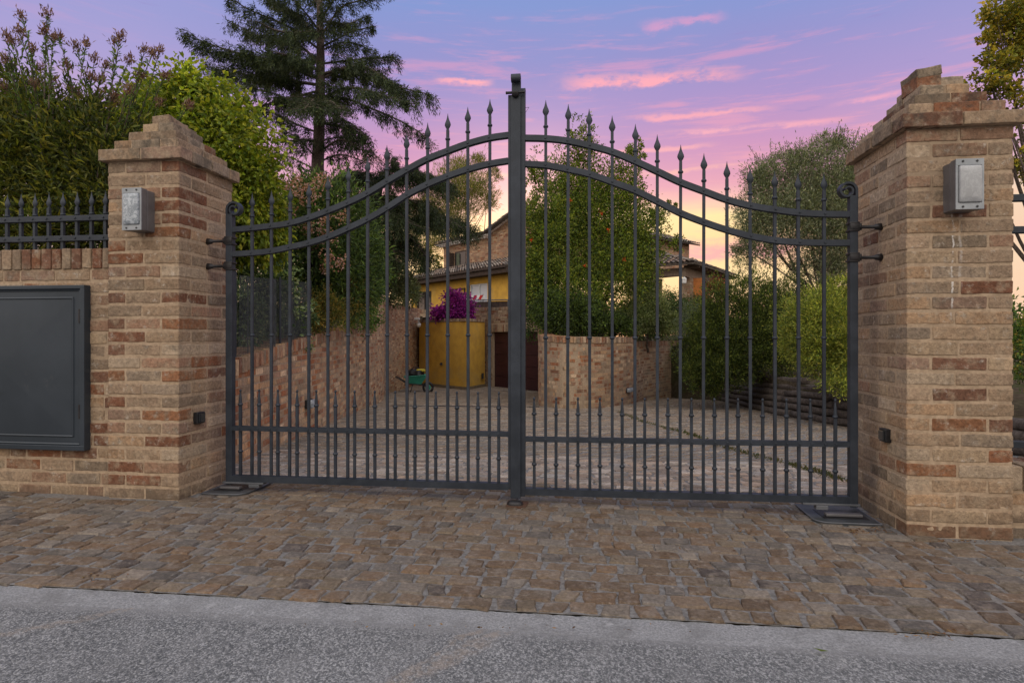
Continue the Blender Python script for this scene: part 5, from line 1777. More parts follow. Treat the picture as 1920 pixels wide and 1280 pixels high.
def wheelbarrow():
    s = 19.6
    base = CS((778 - 960) / F * s, s, floor_z + 0.01)
    t = thing('wheelbarrow', base, 'green wheelbarrow parked against the ochre shed', 'wheelbarrow')
    ux = unit(np.array(CS(1, 0.15))); uy = np.array((-ux[1], ux[0], 0)); uz = np.array((0, 0, 1.0))
    at = lambda a, b, z: base + ux * a + uy * b + uz * z
    # tray: deep green pan, wider at the rim
    tr = MB()
    bot = [(-0.20, -0.16, .34), (0.20, -0.14, .30), (0.20, 0.14, .30), (-0.20, 0.16, .34)]
    rim = [(-0.34, -0.28, .55), (0.40, -0.26, .60), (0.40, 0.26, .60), (-0.34, 0.28, .55)]
    V = [at(*p) for p in bot + rim]; V += [at(p[0] * .96, p[1] * .96, p[2] + .012) for p in bot] + [at(p[0] * .95, p[1] * .95, p[2]) for p in rim]
    Fq = [(0, 3, 2, 1), (8, 9, 10, 11)]
    for k in range(4):
        j = (k + 1) % 4
        Fq += [(k, j, 4 + j, 4 + k), (8 + j, 8 + k, 12 + k, 12 + j), (4 + k, 4 + j, 12 + j, 12 + k)]
    tr.add(V, Fq)
    tray = tr.build('tray', M_GREENPAINT, t)
    rm = MB(); rp_ = [at(*p) for p in rim]; rm.tube(rp_ + [rp_[0]], 0.014, 6); sub(rm, 'rim', M_GREENPAINT, tray, t)
    for sy in (-1, 1):
        MB().tube([at(0.42, 0.05 * sy, 0.20), at(0.2, 0.15 * sy, 0.29), at(-0.25, 0.2 * sy, 0.33), at(-0.55, 0.24 * sy, 0.52), at(-0.62, 0.25 * sy, 0.54)], 0.016, 7).build('handle', M_BLACK, t, smooth=True)
        MB().tube([at(-0.05, 0.17 * sy, 0.32), at(-0.16, 0.20 * sy, 0.0), at(-0.26, 0.20 * sy, 0.02), at(-0.30, 0.19 * sy, 0.33)], 0.014, 7).build('leg', M_BLACK, t, smooth=True)
    wc = at(0.42, 0, 0.185)
    ring = [wc + (ux * math.cos(a) + uz * math.sin(a)) * 0.15 for a in np.linspace(0, 2 * math.pi, 25)]
    wh = MB().tube(ring, 0.038, 8).build('wheel', M_BLACK, t, smooth=True)
    sub(MB().tube([wc - uy * 0.05, wc + uy * 0.05], 0.09, 12), 'rim', M_GREENPAINT, wh, t)
    # load
    b = at(0.02, 0, 0.62)
    t2 = thing('tool_bag', b - uz * 0.1, 'lumpy black bag with a yellow cloth lying in the green wheelbarrow', 'bag')
    v, f = rounded_box(np.array((0.26, 0.20, 0.15)), 0.12, (4, 4, 4))
    v += unit(v) * (snoise(v, 3, 14) * 0.035)[:, None]
    MB().add(v + b, f).build('bag_body', M_BLACK, t2, smooth=True)
    hd = [b + ux * (-0.16 + 0.32 * k / 8) - uy * 0.05 + uz * (0.12 + 0.11 * math.sin(math.pi * k / 8)) for k in range(9)]
    MB().tube(hd, 0.014, 6).build('strap', M_BLACK, t2, smooth=True)
    v, f = rounded_box(np.array((0.13, 0.11, 0.045)), 0.04, (4, 4, 1))
    v += unit(v) * (snoise(v, 5, 25) * 0.025)[:, None]
    MB().add(v + b + ux * 0.17 - uy * 0.06 + uz * 0.12, f).build('cloth', M_YELLOWCLOTH, t2, smooth=True)


wheelbarrow()

# netting on the left wall
na_, nb_ = P(441, 516, 4.75), P(441, 690, 4.75)
fa_, fb_ = P(582, 531, 7.0), P(582, 630, 7.0)
t = thing('netting', nb_, 'dark see-through windbreak netting on top of the left wall behind the gate', 'netting')
m, tt_ = mat_new('netting')
sp_ = tt_.n('ShaderNodeNewGeometry')
M_NET = finish(m, tt_, principled(tt_, (0.055, 0.062, 0.065), 0.8))
mb = MB()
NH, NW = 84, 14
for i in range(NH):
    f = i / (NH - 1)
    pts = []
    for j in range(NW):
        u = j / (NW - 1)
        p = (nb_ + (na_ - nb_) * f) * (1 - u) + (fb_ + (fa_ - fb_) * f) * u
        p = p + np.array((0.035 * math.sin(u * 23) + 0.02 * math.sin(u * 51 + f), 0.03 * math.cos(u * 19), 0))
        pts.append(p)
    mb.sweep_rect(pts, (0, 0, 1), 0.0017, 0.0006)
for j in range(60):
    u = j / 59
    w0 = np.array((0.035 * math.sin(u * 23), 0.03 * math.cos(u * 19), 0))
    p = nb_ * (1 - u) + fb_ * u + w0; q = na_ * (1 - u) + fa_ * u + w0
    mb.sweep_rect([p, q], unit(np.array((fb_ - nb_)[:3])), 0.0011, 0.0006)
mb.build('mesh', M_NET, t)
for u in (0.0, 0.5, 1.0):
    p = nb_ * (1 - u) + fb_ * u; q = na_ * (1 - u) + fa_ * u
    MB().tube([p - np.array((0, 0, 0.1)), q + np.array((0, 0, 0.03))], 0.011, 8).build('post', M_IRON, t)

# ================================================================== PLANTS
G_DARK = [(0.022, 0.040, 0.012), (0.035, 0.058, 0.016), (0.018, 0.030, 0.012), (0.05, 0.075, 0.02)]
G_MID = [(0.055, 0.095, 0.020), (0.040, 0.070, 0.018), (0.085, 0.125, 0.025), (0.030, 0.055, 0.015)]
G_LIME = [(0.13, 0.19, 0.022), (0.17, 0.23, 0.03), (0.09, 0.145, 0.02), (0.065, 0.11, 0.02), (0.21, 0.25, 0.04)]
G_OLIVE = [(0.11, 0.125, 0.08), (0.08, 0.095, 0.058), (0.17, 0.185, 0.13), (0.05, 0.06, 0.035)]
G_CEDAR = [(0.030, 0.048, 0.018), (0.045, 0.066, 0.022), (0.020, 0.032, 0.014), (0.070, 0.090, 0.03)]


def foliage(g, blobs, n, leaf, pal, clump=0.22, dense=0.55, droop=0.0, upw=0.0, jit=0.2, per=40, flat=1.0):
    """blobs: (centre(3), radii(3)); leaves gathered in clumps spread through the volume"""
    vol = np.array([r[0] * r[1] * r[2] for c, r in blobs]) ** 0.72
    cnt = np.maximum(1, (vol / vol.sum() * n)).astype(int)
    C_, D_, K_ = [], [], []
    for (c, r), m in zip(blobs, cnt):
        c = np.array(c, float); r = np.array(r, float)
        nc = max(5, m // per)
        d = unit(g.normal(size=(nc, 3)))
        rad = g.random(nc) ** dense
        lump = 1 + 0.16 * np.sin(d @ np.array((5.1, 3.3, 4.2)) + g.uniform(0, 6)) + 0.08 * np.sin(d @ np.array((11., 9., 13.)))
        cc = c + d * (rad * lump)[:, None] * r
        idx = g.integers(nc, size=m)
        cr = clump * r.min() * g.uniform(0.5, 1.5, nc)
        off = g.normal(size=(m, 3)) * cr[idx][:, None] * 0.6 * np.array((1, 1, flat))
        p = cc[idx] + off
        dd = unit(off / (cr[idx][:, None] + 1e-6) + d[idx] * 0.8 + g.normal(size=(m, 3)) * 0.7 + np.array((0, 0, upw - droop)))
        tone = g.normal(size=nc) * 0.22
        C_.append(p); D_.append(dd); K_.append(tone[idx])
    C_ = np.concatenate(C_); D_ = np.concatenate(D_); K_ = np.concatenate(K_)
    N = len(C_)
    V, Fq = leafquads(C_, D_, leaf[0] * g.uniform(0.65, 1.3, N), leaf[1] * g.uniform(0.7, 1.25, N), g, curl=0.12)
    col = pick(g, pal, N, jit) * np.exp(K_)[:, None]
    mb = MB(); mb.add(V, Fq, np.repeat(np.clip(col, 0.002, 0.6), 4, 0))
    return mb


def limbs(g, base, blobs, r0, n=10, sub_=2, bend=0.12, mb=None):
    mb = mb or MB()
    base = np.array(base, float)
    cs = [np.array(c, float) for c, r in blobs]
    top = np.mean(cs, axis=0)
    fork = base + (top - base) * 0.42
    k = 7
    tr = [base + (fork - base) * t + g.normal(size=3) * bend * 0.10 * math.sin(math.pi * t) for t in np.linspace(0, 1, k)]
    mb.tube(tr, np.linspace(r0, r0 * 0.72, k), 9)
    for i in range(n):
        c, r = blobs[g.integers(len(blobs))]
        e = np.array(c) + unit(g.normal(size=3)) * np.array(r) * g.uniform(0.1, 0.6)
        t0 = g.uniform(0.55, 1.0)
        a = base + (fork - base) * t0
        md = (a + e) / 2 + g.normal(size=3) * bend * np.linalg.norm(e - a) * 0.6
        pts = catmull([a, md, e], 5)
        rr = r0 * g.uniform(0.18, 0.36)
        mb.tube(pts, np.linspace(rr, rr * 0.15, len(pts)), 6)
        for q in range(sub_):
            j = g.integers(3, len(pts) - 1)
            e2 = pts[j] + unit(g.normal(size=3) + unit(e - a)) * min(np.linalg.norm(e - a) * g.uniform(0.2, 0.4), min(r) * 0.7)
            p2 = catmull([pts[j], (pts[j] + e2) / 2 + g.normal(size=3) * 0.03, e2], 3)
            mb.tube(p2, np.linspace(rr * 0.4, rr * 0.06, len(p2)), 5)
    return mb


def B(px, py, s, rpx, rpy, rd=None):
    """blob from photo measures: centre pixel, distance, pixel radii -> world centre and radii"""
    c = P(px, py, s)
    rx = rpx / F * s; rz = rpy / F * s
    return (c, (rx, rd if rd is not None else rx, rz))


def plant(name, label, cat, seed, blobs, n, leaf, pal, base, r0=0.03, nl=8, mat=None, trunk='stem', crown='foliage', group=None, **kw):
    g = np.random.default_rng(seed)
    t = thing(name, base, label, cat, group)
    foliage(g, blobs, n, leaf, pal, **kw).build(crown, mat or M_LEAF, t)
    limbs(g, base, blobs, r0, nl).build(trunk, M_BARK, t, smooth=True)
    return t


GL = H - 0.33
def gz(px, s, z=None):
    x, y = XY(px, s)
    return np.array((x, y, zgarden(x, y) - 0.03 if z is None else z))


# --- left: bottlebrush-like shrub with brown flower heads
g = np.random.default_rng(61)
bl1 = [B(60, 330, 4.7, 170, 150, 0.55), B(180, 300, 4.6, 120, 130, 0.45), B(-120, 300, 4.8, 150, 200, 0.6), B(60, 240, 4.8, 110, 90, 0.4), B(230, 380, 4.5, 90, 100, 0.4), B(100, 430, 4.5, 170, 80, 0.5), B(-20, 190, 4.9, 60, 60, .3)]
t = thing('flowering_shrub', gz(80, 4.6), 'large dark shrub with long leaves and dry brown flower heads behind the left railing', 'shrub')
foliage(g, bl1, 52000, (0.066, 0.015), [(0.040, 0.050, 0.010), (0.026, 0.036, 0.008), (0.066, 0.074, 0.013), (0.015, 0.021, 0.006), (0.10, 0.096, 0.018)], clump=0.20, dense=0.42, per=34, upw=0.35).build('foliage', M_LEAF, t)
stem = limbs(g, gz(80, 4.6), bl1, 0.03, 12, 2)
hd = MB(); lf = MB()
tips = [(40, 28), (88, 22), (12, 65), (36, 58), (82, 55), (100, 70), (110, 66), (162, 78), (142, 85), (178, 108), (190, 145), (172, 142), (225, 68), (215, 75), (243, 110), (272, 92), (288, 98), (300, 92), (200, 120), (8, 108), (75, 125), (130, 160), (140, 170), (208, 190), (300, 190), (310, 140),
        (355, 195), (80, 230), (170, 240), (32, 215), (90, 320), (95, 300), (135, 345), (150, 380), (60, 380), (262, 140), (60, 90), (5, 160), (125, 120), (25, 75), (215, 180), (190, 175), (98, 150), (62, 155), (240, 165)]
for (px, py) in tips:
    s = g.uniform(4.25, 4.7)
    tip = P(px, py, s)
    bx = 130 + (px - 130) * 0.6 + g.normal() * 18; by = py + (150 if py < 200 else 60) + g.uniform(0, 50)
    b0 = P(bx, by, s + g.uniform(-0.05, 0.15))
    pts = catmull([b0, (b0 + tip) / 2 + g.normal(size=3) * 0.02, tip], 8)
    stem.tube(pts, np.linspace(0.0055, 0.0022, len(pts)), 5)
    ax = unit(pts[-1] - pts[-2])
    # whorls of leaves up the stem
    m = 74
    u = g.random(m) ** 0.8 * 0.93
    idx = (u * (len(pts) - 1)).astype(int); fr_ = u * (len(pts) - 1) - idx
    c = pts[idx] * (1 - fr_)[:, None] + pts[np.minimum(idx + 1, len(pts) - 1)] * fr_[:, None]
    d = unit(g.normal(size=(m, 3)) * 0.75 + ax * 0.8)
    V, Fq = leafquads(c, d, g.uniform(0.028, 0.06, m), 0.0105, g, curl=0.1)
    lf.add(V, Fq, np.repeat(pick(g, [(0.05, 0.085, 0.02), (0.08, 0.12, 0.03), (0.035, 0.055, 0.018)], m), 4, 0))
    # flower head: tuft of stubby brown bracts
    m = 80
    c = np.repeat(tip[None] - ax * 0.02, m, 0) + g.normal(size=(m, 3)) * 0.016 + ax * g.uniform(-0.015, 0.02, (m, 1))
    d = unit(g.normal(size=(m, 3)) * 0.55 + ax * 1.0)
    V, Fq = leafquads(c, d, g.uniform(0.018, 0.045, m), 0.0085, g)
    hd.add(V, Fq, np.repeat(pick(g, [(0.085, 0.045, 0.038), (0.12, 0.068, 0.055), (0.055, 0.03, 0.026), (0.15, 0.10, 0.08)], m), 4, 0))
stem.build('stem', M_BARK, t, smooth=True)
lf.build('upper_leaves', M_LEAF, t)
hd.build('flower_heads', M_LEAF, t)

# --- left: bright lime broad-leaved tree behind the left pillar
bl2 = [B(330, 230, 5.6, 90, 100, 0.45), B(420, 290, 5.5, 95, 110, 0.45), B(270, 260, 5.8, 60, 90, .4), B(380, 190, 5.7, 65, 55, .4), B(470, 380, 5.6, 60, 100, .4), B(440, 440, 5.7, 55, 60, .35), B(500, 430, 5.7, 35, 75, .3), B(400, 370, 5.9, 70, 90, .35)]
plant('lime_tree', 'bright yellow-green broad-leaved tree hanging over the left pillar', 'tree', 62, bl2, 36000, (0.052, 0.032), [(0.80 * a, 0.70 * b, 0.5 * c) for a, b, c in G_LIME], gz(400, 5.7), 0.045, 16, trunk='trunk', crown='crown', clump=0.20, dense=0.42, per=26, droop=0.9)

# --- shrubs behind the left part of the gate
plant('shrub', 'dark variegated climber behind the netting on the left wall', 'shrub', 63, [B(500, 560, 6.3, 70, 90, .35), B(455, 600, 5.6, 40, 80, .2), B(545, 600, 6.9, 45, 60, .3)], 9000, (0.045, 0.028), [(0.045, 0.075, 0.03), (0.10, 0.14, 0.07), (0.02, 0.035, 0.015), (0.16, 0.19, 0.11)], gz(500, 6.5), 0.02, 8, clump=0.2, per=30)
plant('oleander', 'tall dark oleander with faded pink flowers above the left retaining wall', 'shrub', 64, [B(540, 430, 7.6, 90, 80, .6), B(620, 420, 8.0, 70, 95, .6), B(650, 520, 8.6, 60, 80, .6), B(590, 540, 8.0, 60, 75, .5), B(480, 470, 7.0, 60, 50, .4), B(680, 480, 9.4, 45, 90, .6), B(575, 375, 7.8, 40, 40, .3)], 38000, (0.078, 0.022), G_DARK + [(0.07, 0.105, 0.025)], gz(600, 8.3), 0.04, 14, clump=0.22, dense=0.45, per=30, upw=0.3)
g = np.random.default_rng(65)
t = thing('faded_blossom', P(590, 400, 7.3), 'clusters of faded pinkish oleander blossom seen through the left gate bars', 'flowers')
fb = MB()
for (px, py) in [(540, 350), (575, 352), (608, 337), (565, 372), (575, 425), (605, 410), (622, 440), (590, 455), (610, 500), (640, 495), (548, 395), (640, 405), (595, 345), (588, 365), (600, 430), (615, 480), (560, 340)]:
    c0 = P(px, py, g.uniform(6.9, 7.5)); m = 60
    c = c0 + g.normal(size=(m, 3)) * 0.045
    V, Fq = leafquads(c, unit(g.normal(size=(m, 3))), 0.035, 0.022, g)
    fb.add(V, Fq, np.repeat(pick(g, [(0.38, 0.20, 0.16), (0.30, 0.15, 0.09), (0.46, 0.30, 0.26)], m), 4, 0))
fb.build('petals', M_PETAL, t)
plant('shrub', 'low golden-green shrub spilling over the left retaining wall', 'shrub', 66, [B(610, 580, 7.6, 50, 42, .35), B(640, 555, 8.4, 45, 45, .4), B(575, 590, 7.2, 28, 32, .3)], 9500, (0.034, 0.018), [(0.10, 0.085, 0.02), (0.07, 0.075, 0.018), (0.13, 0.09, 0.02), (0.035, 0.045, 0.012)], gz(610, 8.0), 0.02, 6, clump=0.25, per=34)
plant('shrub', 'glossy green shrub where the left retaining wall steps up', 'shrub', 67, [B(665, 560, 10.0, 38, 60, .5), B(690, 585, 11.0, 24, 32, .4), B(645, 590, 9.4, 26, 28, .3), B(700, 520, 11.5, 30, 45, .5)], 10000, (0.045, 0.026), G_MID, gz(670, 10.6), 0.02, 6, clump=0.25, per=32)
plant('shrub', 'grey-green hedge on top of the wall left of the yellow ground floor', 'shrub', 68, [B(735, 535, 19.0, 45, 38, 1.0), B(765, 548, 21.5, 30, 25, .8), B(700, 510, 18.0, 45, 60, 1.0), B(660, 480, 17, 45, 60, 1.0)], 13000, (0.09, 0.045), [(0.06, 0.075, 0.035), (0.045, 0.055, 0.03), (0.085, 0.10, 0.05)], gz(735, 20), 0.05, 6, clump=0.25, per=34)


# --- cedars
def cedar(label, s0, trunk_pts, r0, branches, seed, dens=1.0, hang=0.42, name='cedar'):
    """branches: (trunk y px, [(px,py,ds)...]) main boughs with hanging sprays"""
    g = np.random.default_rng(seed)
    base = P(*trunk_pts[0], s0)
    t = thing(name, base, label, 'tree')
    bark = MB(); nd = MB()
    tp = catmull([P(x, y, s0) for x, y in trunk_pts], 6)
    bark.tube(tp, np.linspace(r0, r0 * 0.25, len(tp)), 12)
    tx = lambda y: np.interp(-y, [-q[1] for q in trunk_pts], [q[0] for q in trunk_pts])
    for (y0, pts, wdt) in branches:
        p3 = [P(tx(y0), y0, s0)] + [P(x, y, s0 + ds) for x, y, ds in pts]
        cur = catmull(p3, 7)
        L = path_len(cur); Lt = L[-1]
        rb_ = 0.042 * (Lt / 3.5) ** 0.7
        bark.tube(cur, np.linspace(rb_, 0.010, len(cur)), 6)
        # side twigs in a flat plate, each hung with sprays
        nt = int(Lt * 9 * dens * min(1.5, wdt))
        for k in range(nt):
            u = 0.12 + 0.88 * (k + g.random()) / nt
            p = np.array([np.interp(u * Lt, L, cur[:, i]) for i in range(3)])
            q = np.array([np.interp(min(1, u + 0.03) * Lt, L, cur[:, i]) for i in range(3)])
            ax = unit(q - p + 1e-6)
            sd = unit(np.cross(ax, (0, 0, 1.0))) * (1 if g.random() < 0.5 else -1)
            tl = wdt * 0.85 * (1.15 - 0.70 * u) * g.uniform(0.25, 1.15)
            dirn = unit(sd * g.uniform(0.5, 1.0) + ax * g.uniform(0.2, 0.9) + np.array((0, 0, g.uniform(-0.02, 0.22))))
            m = max(3, int(tl / 0.12))
            tw = np.array([p + dirn * tl * i / m + np.array((0, 0, -0.16 * tl * (i / m) ** 2)) for i in range(m + 1)])
            if tl > 0.25:
                bark.tube(tw, np.linspace(0.010, 0.003, m + 1), 4)
            npt = int(m * 50)
            v_ = g.random(npt) * m
            i0 = np.minimum(v_.astype(int), m - 1)
            c = tw[i0] + (tw[i0 + 1] - tw[i0]) * (v_ - i0)[:, None] + g.normal(size=(npt, 3)) * np.array((0.035, 0.035, 0.018))
            hg = g.random(npt)
            c[:, 2] -= hg ** 1.7 * hang * g.uniform(0.3, 1.0)
            d = unit(np.stack([g.normal(size=npt) * 0.5, g.normal(size=npt) * 0.5, -0.5 - g.random(npt) * 0.8], 1) * hg[:, None] + g.normal(size=(npt, 3)) * 0.5 * (1 - hg)[:, None] + ax * 0.35)
            V, Fq = leafquads(c, d, g.uniform(0.06, 0.14, npt), g.uniform(0.011, 0.022, npt), g, fold=0.1)
            tone = math.exp(g.normal() * 0.18)
            nd.add(V, Fq, np.repeat(pick(g, G_CEDAR, npt) * tone, 4, 0))
    nd.build('crown', M_LEAFTHICK, t)
    bark.build('trunk', M_BARK, t, smooth=True)
    return t


cedar('tall dark cedar with layered drooping boughs against the sky, left of the gate middle', 16.0, [(594, 520), (595, 335), (598, 260), (600, 180), (601, 100), (600, 30), (598, -60), (596, -150)], 0.185, [
    (150, [(520, 118, -.4), (430, 95, -.8), (352, 68, -1.2)], 1.3), (160, [(530, 150, .6), (460, 140, 1.1), (400, 130, 1.5)], 1.3), (135, [(560, 110, -1.2), (500, 95, -2.0)], 1.2),
    (140, [(680, 125, -.5), (740, 160, -.9), (808, 178, -1.2)], 1.1), (150, [(650, 130, .8), (710, 150, 1.6), (760, 175, 2.0)], 1.2), (120, [(690, 110, .2), (745, 108, .6)], 0.9),
    (205, [(640, 185, -.3), (700, 205, -.7), (760, 232, -1.0), (805, 262, -1.2)], 0.65), (235, [(650, 228, -.6), (690, 262, -1.2)], 0.8), (230, [(640, 240, 1.0), (680, 255, 1.8)], 0.8),
    (90, [(660, 60, -.5), (705, 50, -.8)], 0.75), (95, [(650, 80, .8), (700, 95, 1.4)], 0.65), (70, [(640, 15, .2), (680, 0, .4), (730, -20, .6)], 0.7),
    (95, [(540, 50, -.5), (470, 20, -.9), (430, -5, -1.2)], 0.95), (85, [(560, 30, .7), (500, -5, 1.3)], 1.0), (125, [(560, 85, .5), (490, 70, 1.0), (440, 45, 1.5)], 0.9),
    (60, [(560, 10, -1.0), (510, -30, -1.6)], 1.0), (40, [(640, -20, -1.0), (670, -50, -1.4)], 0.9), (10, [(560, -30, 0.5), (520, -60, .8)], 1.0), (5, [(640, -40, 0.5), (670, -80, .8)], 1.0),
    (215, [(560, 195, -.7), (510, 175, -1.2), (460, 165, -1.5)], 0.8), (250, [(560, 235, .3), (520, 215, .7), (480, 205, 1.0)], 0.7), (285, [(640, 262, -.6), (675, 280, -1.0), (700, 285, -1.2)], 0.6),
    (300, [(560, 262, -.5), (525, 240, -.9)], 0.45), (320, [(555, 300, .3), (515, 285, .6)], 0.4), (305, [(640, 290, .7), (700, 310, 1.3)], 0.5), (-20, [(560, -80, -.5), (530, -110, -.8)], 1.0), (-30, [(640, -90, .5), (665, -120, .8)], 1.0),
    (175, [(585, 190, -1.5), (570, 205, -2.3)], 1.0), (170, [(520, 190, -.9), (470, 205, -1.4), (440, 200, -1.7)], .8), (110, [(520, 125, 1.4), (470, 110, 2.0)], 1.1), (185, [(660, 165, -1.0), (720, 180, -1.8), (775, 195, -2.2)], .9), (60, [(530, 60, -1.6), (480, 40, -2.4)], .9), (40, [(650, 45, 1.4), (690, 30, 2.2)], .7), (265, [(560, 262, -1.0), (520, 270, -1.6)], .5), (265, [(640, 258, .9), (690, 270, 1.5)], .5), (180, [(620, 190, -1.4), (640, 205, -2.2)], .9)], 71, 1.0)
cedar('second cedar with arching weeping boughs, right of and lower than the tall one', 19.0, [(705, 600), (704, 470), (706, 400), (712, 345), (716, 322)], 0.22, [
    (345, [(670, 322, -.5), (640, 332, -.9)], 1.4), (340, [(740, 318, -.4), (790, 325, -.8), (850, 348, -1.2)], 1.5), (350, [(760, 330, 1.0), (830, 345, 1.6)], 1.4), (350, [(690, 325, -1.5), (680, 335, -2.0)], 1.4),
    (390, [(760, 375, -.8), (820, 400, -1.2), (870, 430, -1.5)], 1.6), (400, [(740, 395, -1.6), (770, 420, -2.2)], 1.6), (380, [(670, 365, -.5), (640, 380, -.8)], .9), (440, [(760, 440, -.8), (800, 480, -1.2)], 1.3), (450, [(730, 455, -1.4), (745, 490, -2)], 1.3),
    (430, [(790, 410, 1.0), (860, 415, 1.6), (885, 430, 1.8)], 1.4), (420, [(700, 420, -1.5), (705, 470, -2.0)], 1.2), (330, [(735, 300, .2), (742, 296, .3)], .6), (470, [(720, 480, -1.2), (735, 520, -1.6)], 0.9), (370, [(700, 370, -1.2), (735, 385, -2.0)], 1.3), (460, [(760, 465, .6), (800, 500, 1)], .9)], 72, 1.0, hang=0.55)

# --- pine behind, more background trees
plant('pine_tree', 'olive-green pine behind the brick wing of the house', 'tree', 73, [B(880, 350, 44, 42, 48, 2.5), B(840, 380, 43, 45, 60, 2.2), B(925, 330, 45, 12, 16, 1), B(915, 375, 44, 22, 28, 1.2), B(860, 320, 45, 25, 26, 1.2), B(895, 300, 45, 14, 16, .8), B(800, 400, 42, 35, 40, 2), B(820, 440, 42, 40, 35, 2)], 26000, (0.30, 0.035), [(0.075, 0.085, 0.025), (0.05, 0.06, 0.02), (0.11, 0.11, 0.035), (0.14, 0.12, 0.04)], gz(850, 44, H + 0.5), 0.25, 14, trunk='trunk', crown='crown', clump=0.3, dense=0.5, per=50, upw=1.3)
plant('woodland_tree', 'thin dark tree standing left behind the yellow ground floor', 'tree', 74, [B(790, 475, 46, 28, 30, 1.5), B(760, 455, 46, 28, 30, 1.5), B(735, 500, 44, 40, 26, 1.5), B(690, 520, 40, 30, 40, 2), B(640, 520, 38, 60, 60, 2.5), B(815, 500, 47, 20, 25, 1.5), B(790, 520, 44, 28, 12, 1.5)], 9000, (0.20, 0.09), G_DARK + [(0.10, 0.085, 0.02)], gz(760, 45, H + 0.4), 0.2, 10, trunk='trunk', crown='crown', clump=0.25, per=40)

# --- right of the gate middle
plant('pomegranate_tree', 'bushy green pomegranate tree with two spires right of the gate middle', 'tree', 81, [B(1105, 440, 14.5, 110, 105, 1.1), B(1035, 450, 14.0, 55, 110, .8), B(1180, 440, 14.6, 60, 90, .8), B(1080, 330, 14.6, 58, 70, .6), B(1092, 265, 14.6, 30, 50, .35), B(1175, 340, 14.6, 35, 60, .4), B(1192, 285, 14.6, 16, 38, .2), B(1005, 330, 14.4, 24, 45, .3), B(1125, 360, 14.5, 70, 60, .7), B(1230, 410, 14.6, 26, 26, .3), B(1070, 540, 13.8, 80, 70, .8), B(1150, 510, 14.0, 70, 60, .8), B(1010, 500, 14.0, 40, 70, .6), B(1000, 420, 14.2, 34, 60, .5), B(1060, 400, 14.5, 60, 70, .8), B(1205, 480, 14.6, 34, 55, .6), B(1262, 385, 14.8, 12, 10, .12), B(1268, 455, 14.8, 14, 22, .15)],
      86000, (0.062, 0.030), [(0.070, 0.100, 0.016), (0.100, 0.130, 0.020), (0.042, 0.064, 0.012), (0.026, 0.040, 0.010), (0.14, 0.155, 0.025)], gz(1128, 14.2, H - 0.35), 0.10, 18, trunk='trunk', crown='crown', clump=0.22, dense=0.48, per=26, upw=0.3)
g = np.random.default_rng(82)
fl = MB()
for (px, py) in [(1160, 340), (1170, 487), (1097, 498), (1068, 375), (996, 450), (1042, 563), (1128, 400), (1140, 430)]:
    c = P(px, py, 13.4) + g.normal(size=(22, 3)) * 0.018
    V, Fq = leafquads(c, unit(g.normal(size=(22, 3))), 0.03, 0.018, g)
    fl.add(V, Fq, np.repeat(pick(g, [(0.75, 0.10, 0.02), (0.6, 0.06, 0.02)], 22), 4, 0))
bpy_pom = [o for o in COL.objects if o.name.startswith('pomegranate_tree')][0]
fl.build('blossoms', M_PETAL, bpy_pom)
plant('shrub', 'dark glossy shrub on top of the curved brick wall, next to the gate middle', 'shrub', 83, [B(1075, 590, 12.9, 48, 42, .6), B(1030, 585, 13.2, 30, 45, .5), B(1120, 600, 13.0, 40, 30, .5), B(1008, 540, 14.2, 26, 60, .5), B(1160, 610, 13.6, 30, 22, .4)], 26000, (0.055, 0.030), [(0.022, 0.036, 0.010), (0.040, 0.062, 0.014), (0.062, 0.090, 0.018), (0.014, 0.022, 0.008)], gz(1060, 13.3, H - 0.25), 0.03, 8, clump=0.22, dense=0.45, per=30)
plant('shrub', 'pale variegated shrub above the curved brick wall', 'shrub', 84, [B(1210, 580, 14.6, 48, 40, .6), B(1190, 600, 14.4, 36, 30, .5), B(1245, 605, 14.8, 30, 28, .5), B(1205, 540, 14.8, 34, 28, .5)], 26000, (0.052, 0.024), [(0.16, 0.18, 0.09), (0.11, 0.135, 0.055), (0.07, 0.095, 0.035), (0.05, 0.065, 0.025)], gz(1215, 14.9, H - 0.4), 0.03, 8, clump=0.2, per=28, upw=0.4)
plant('shrub', 'rounded dark bush just left of the porch, between pale shrub and big bush', 'shrub', 85, [B(1290, 590, 15.6, 30, 36, .6), B(1255, 575, 15.9, 26, 32, .5)], 11000, (0.045, 0.020), [(0.035, 0.06, 0.02), (0.05, 0.08, 0.025), (0.025, 0.04, 0.014)], gz(1285, 15.8, H - 0.4), 0.03, 6, clump=0.2, per=30)
plant('rosemary', 'upright grey-green rosemary stems in front of the rounded bush', 'shrub', 86, [B(1298, 600, 12.9, 26, 45, .3), B(1285, 640, 12.6, 30, 40, .3)], 9000, (0.042, 0.005), [(0.11, 0.13, 0.10), (0.07, 0.09, 0.06), (0.05, 0.065, 0.04)], gz(1295, 13.0, H - 0.9), 0.01, 14, clump=0.2, per=30, upw=1.6)
plant('bush', 'big rounded dark green bush right of the drive', 'bush', 87, [B(1400, 590, 11.8, 100, 76, 1.0), B(1465, 590, 12.2, 60, 60, .8), B(1345, 625, 11.9, 56, 56, .7), B(1345, 680, 11.6, 66, 56, .6), B(1420, 660, 11.5, 80, 52, .7), B(1300, 670, 12.2, 34, 44, .5), B(1330, 715, 11.7, 40, 26, .4), B(1490, 640, 11.4, 40, 60, .6)], 80000, (0.060, 0.018), [(0.026, 0.038, 0.010), (0.042, 0.058, 0.012), (0.013, 0.021, 0.006), (0.075, 0.090, 0.018)], gz(1400, 12.2, H - 0.8), 0.04, 10, clump=0.16, dense=0.36, per=40, upw=0.9)
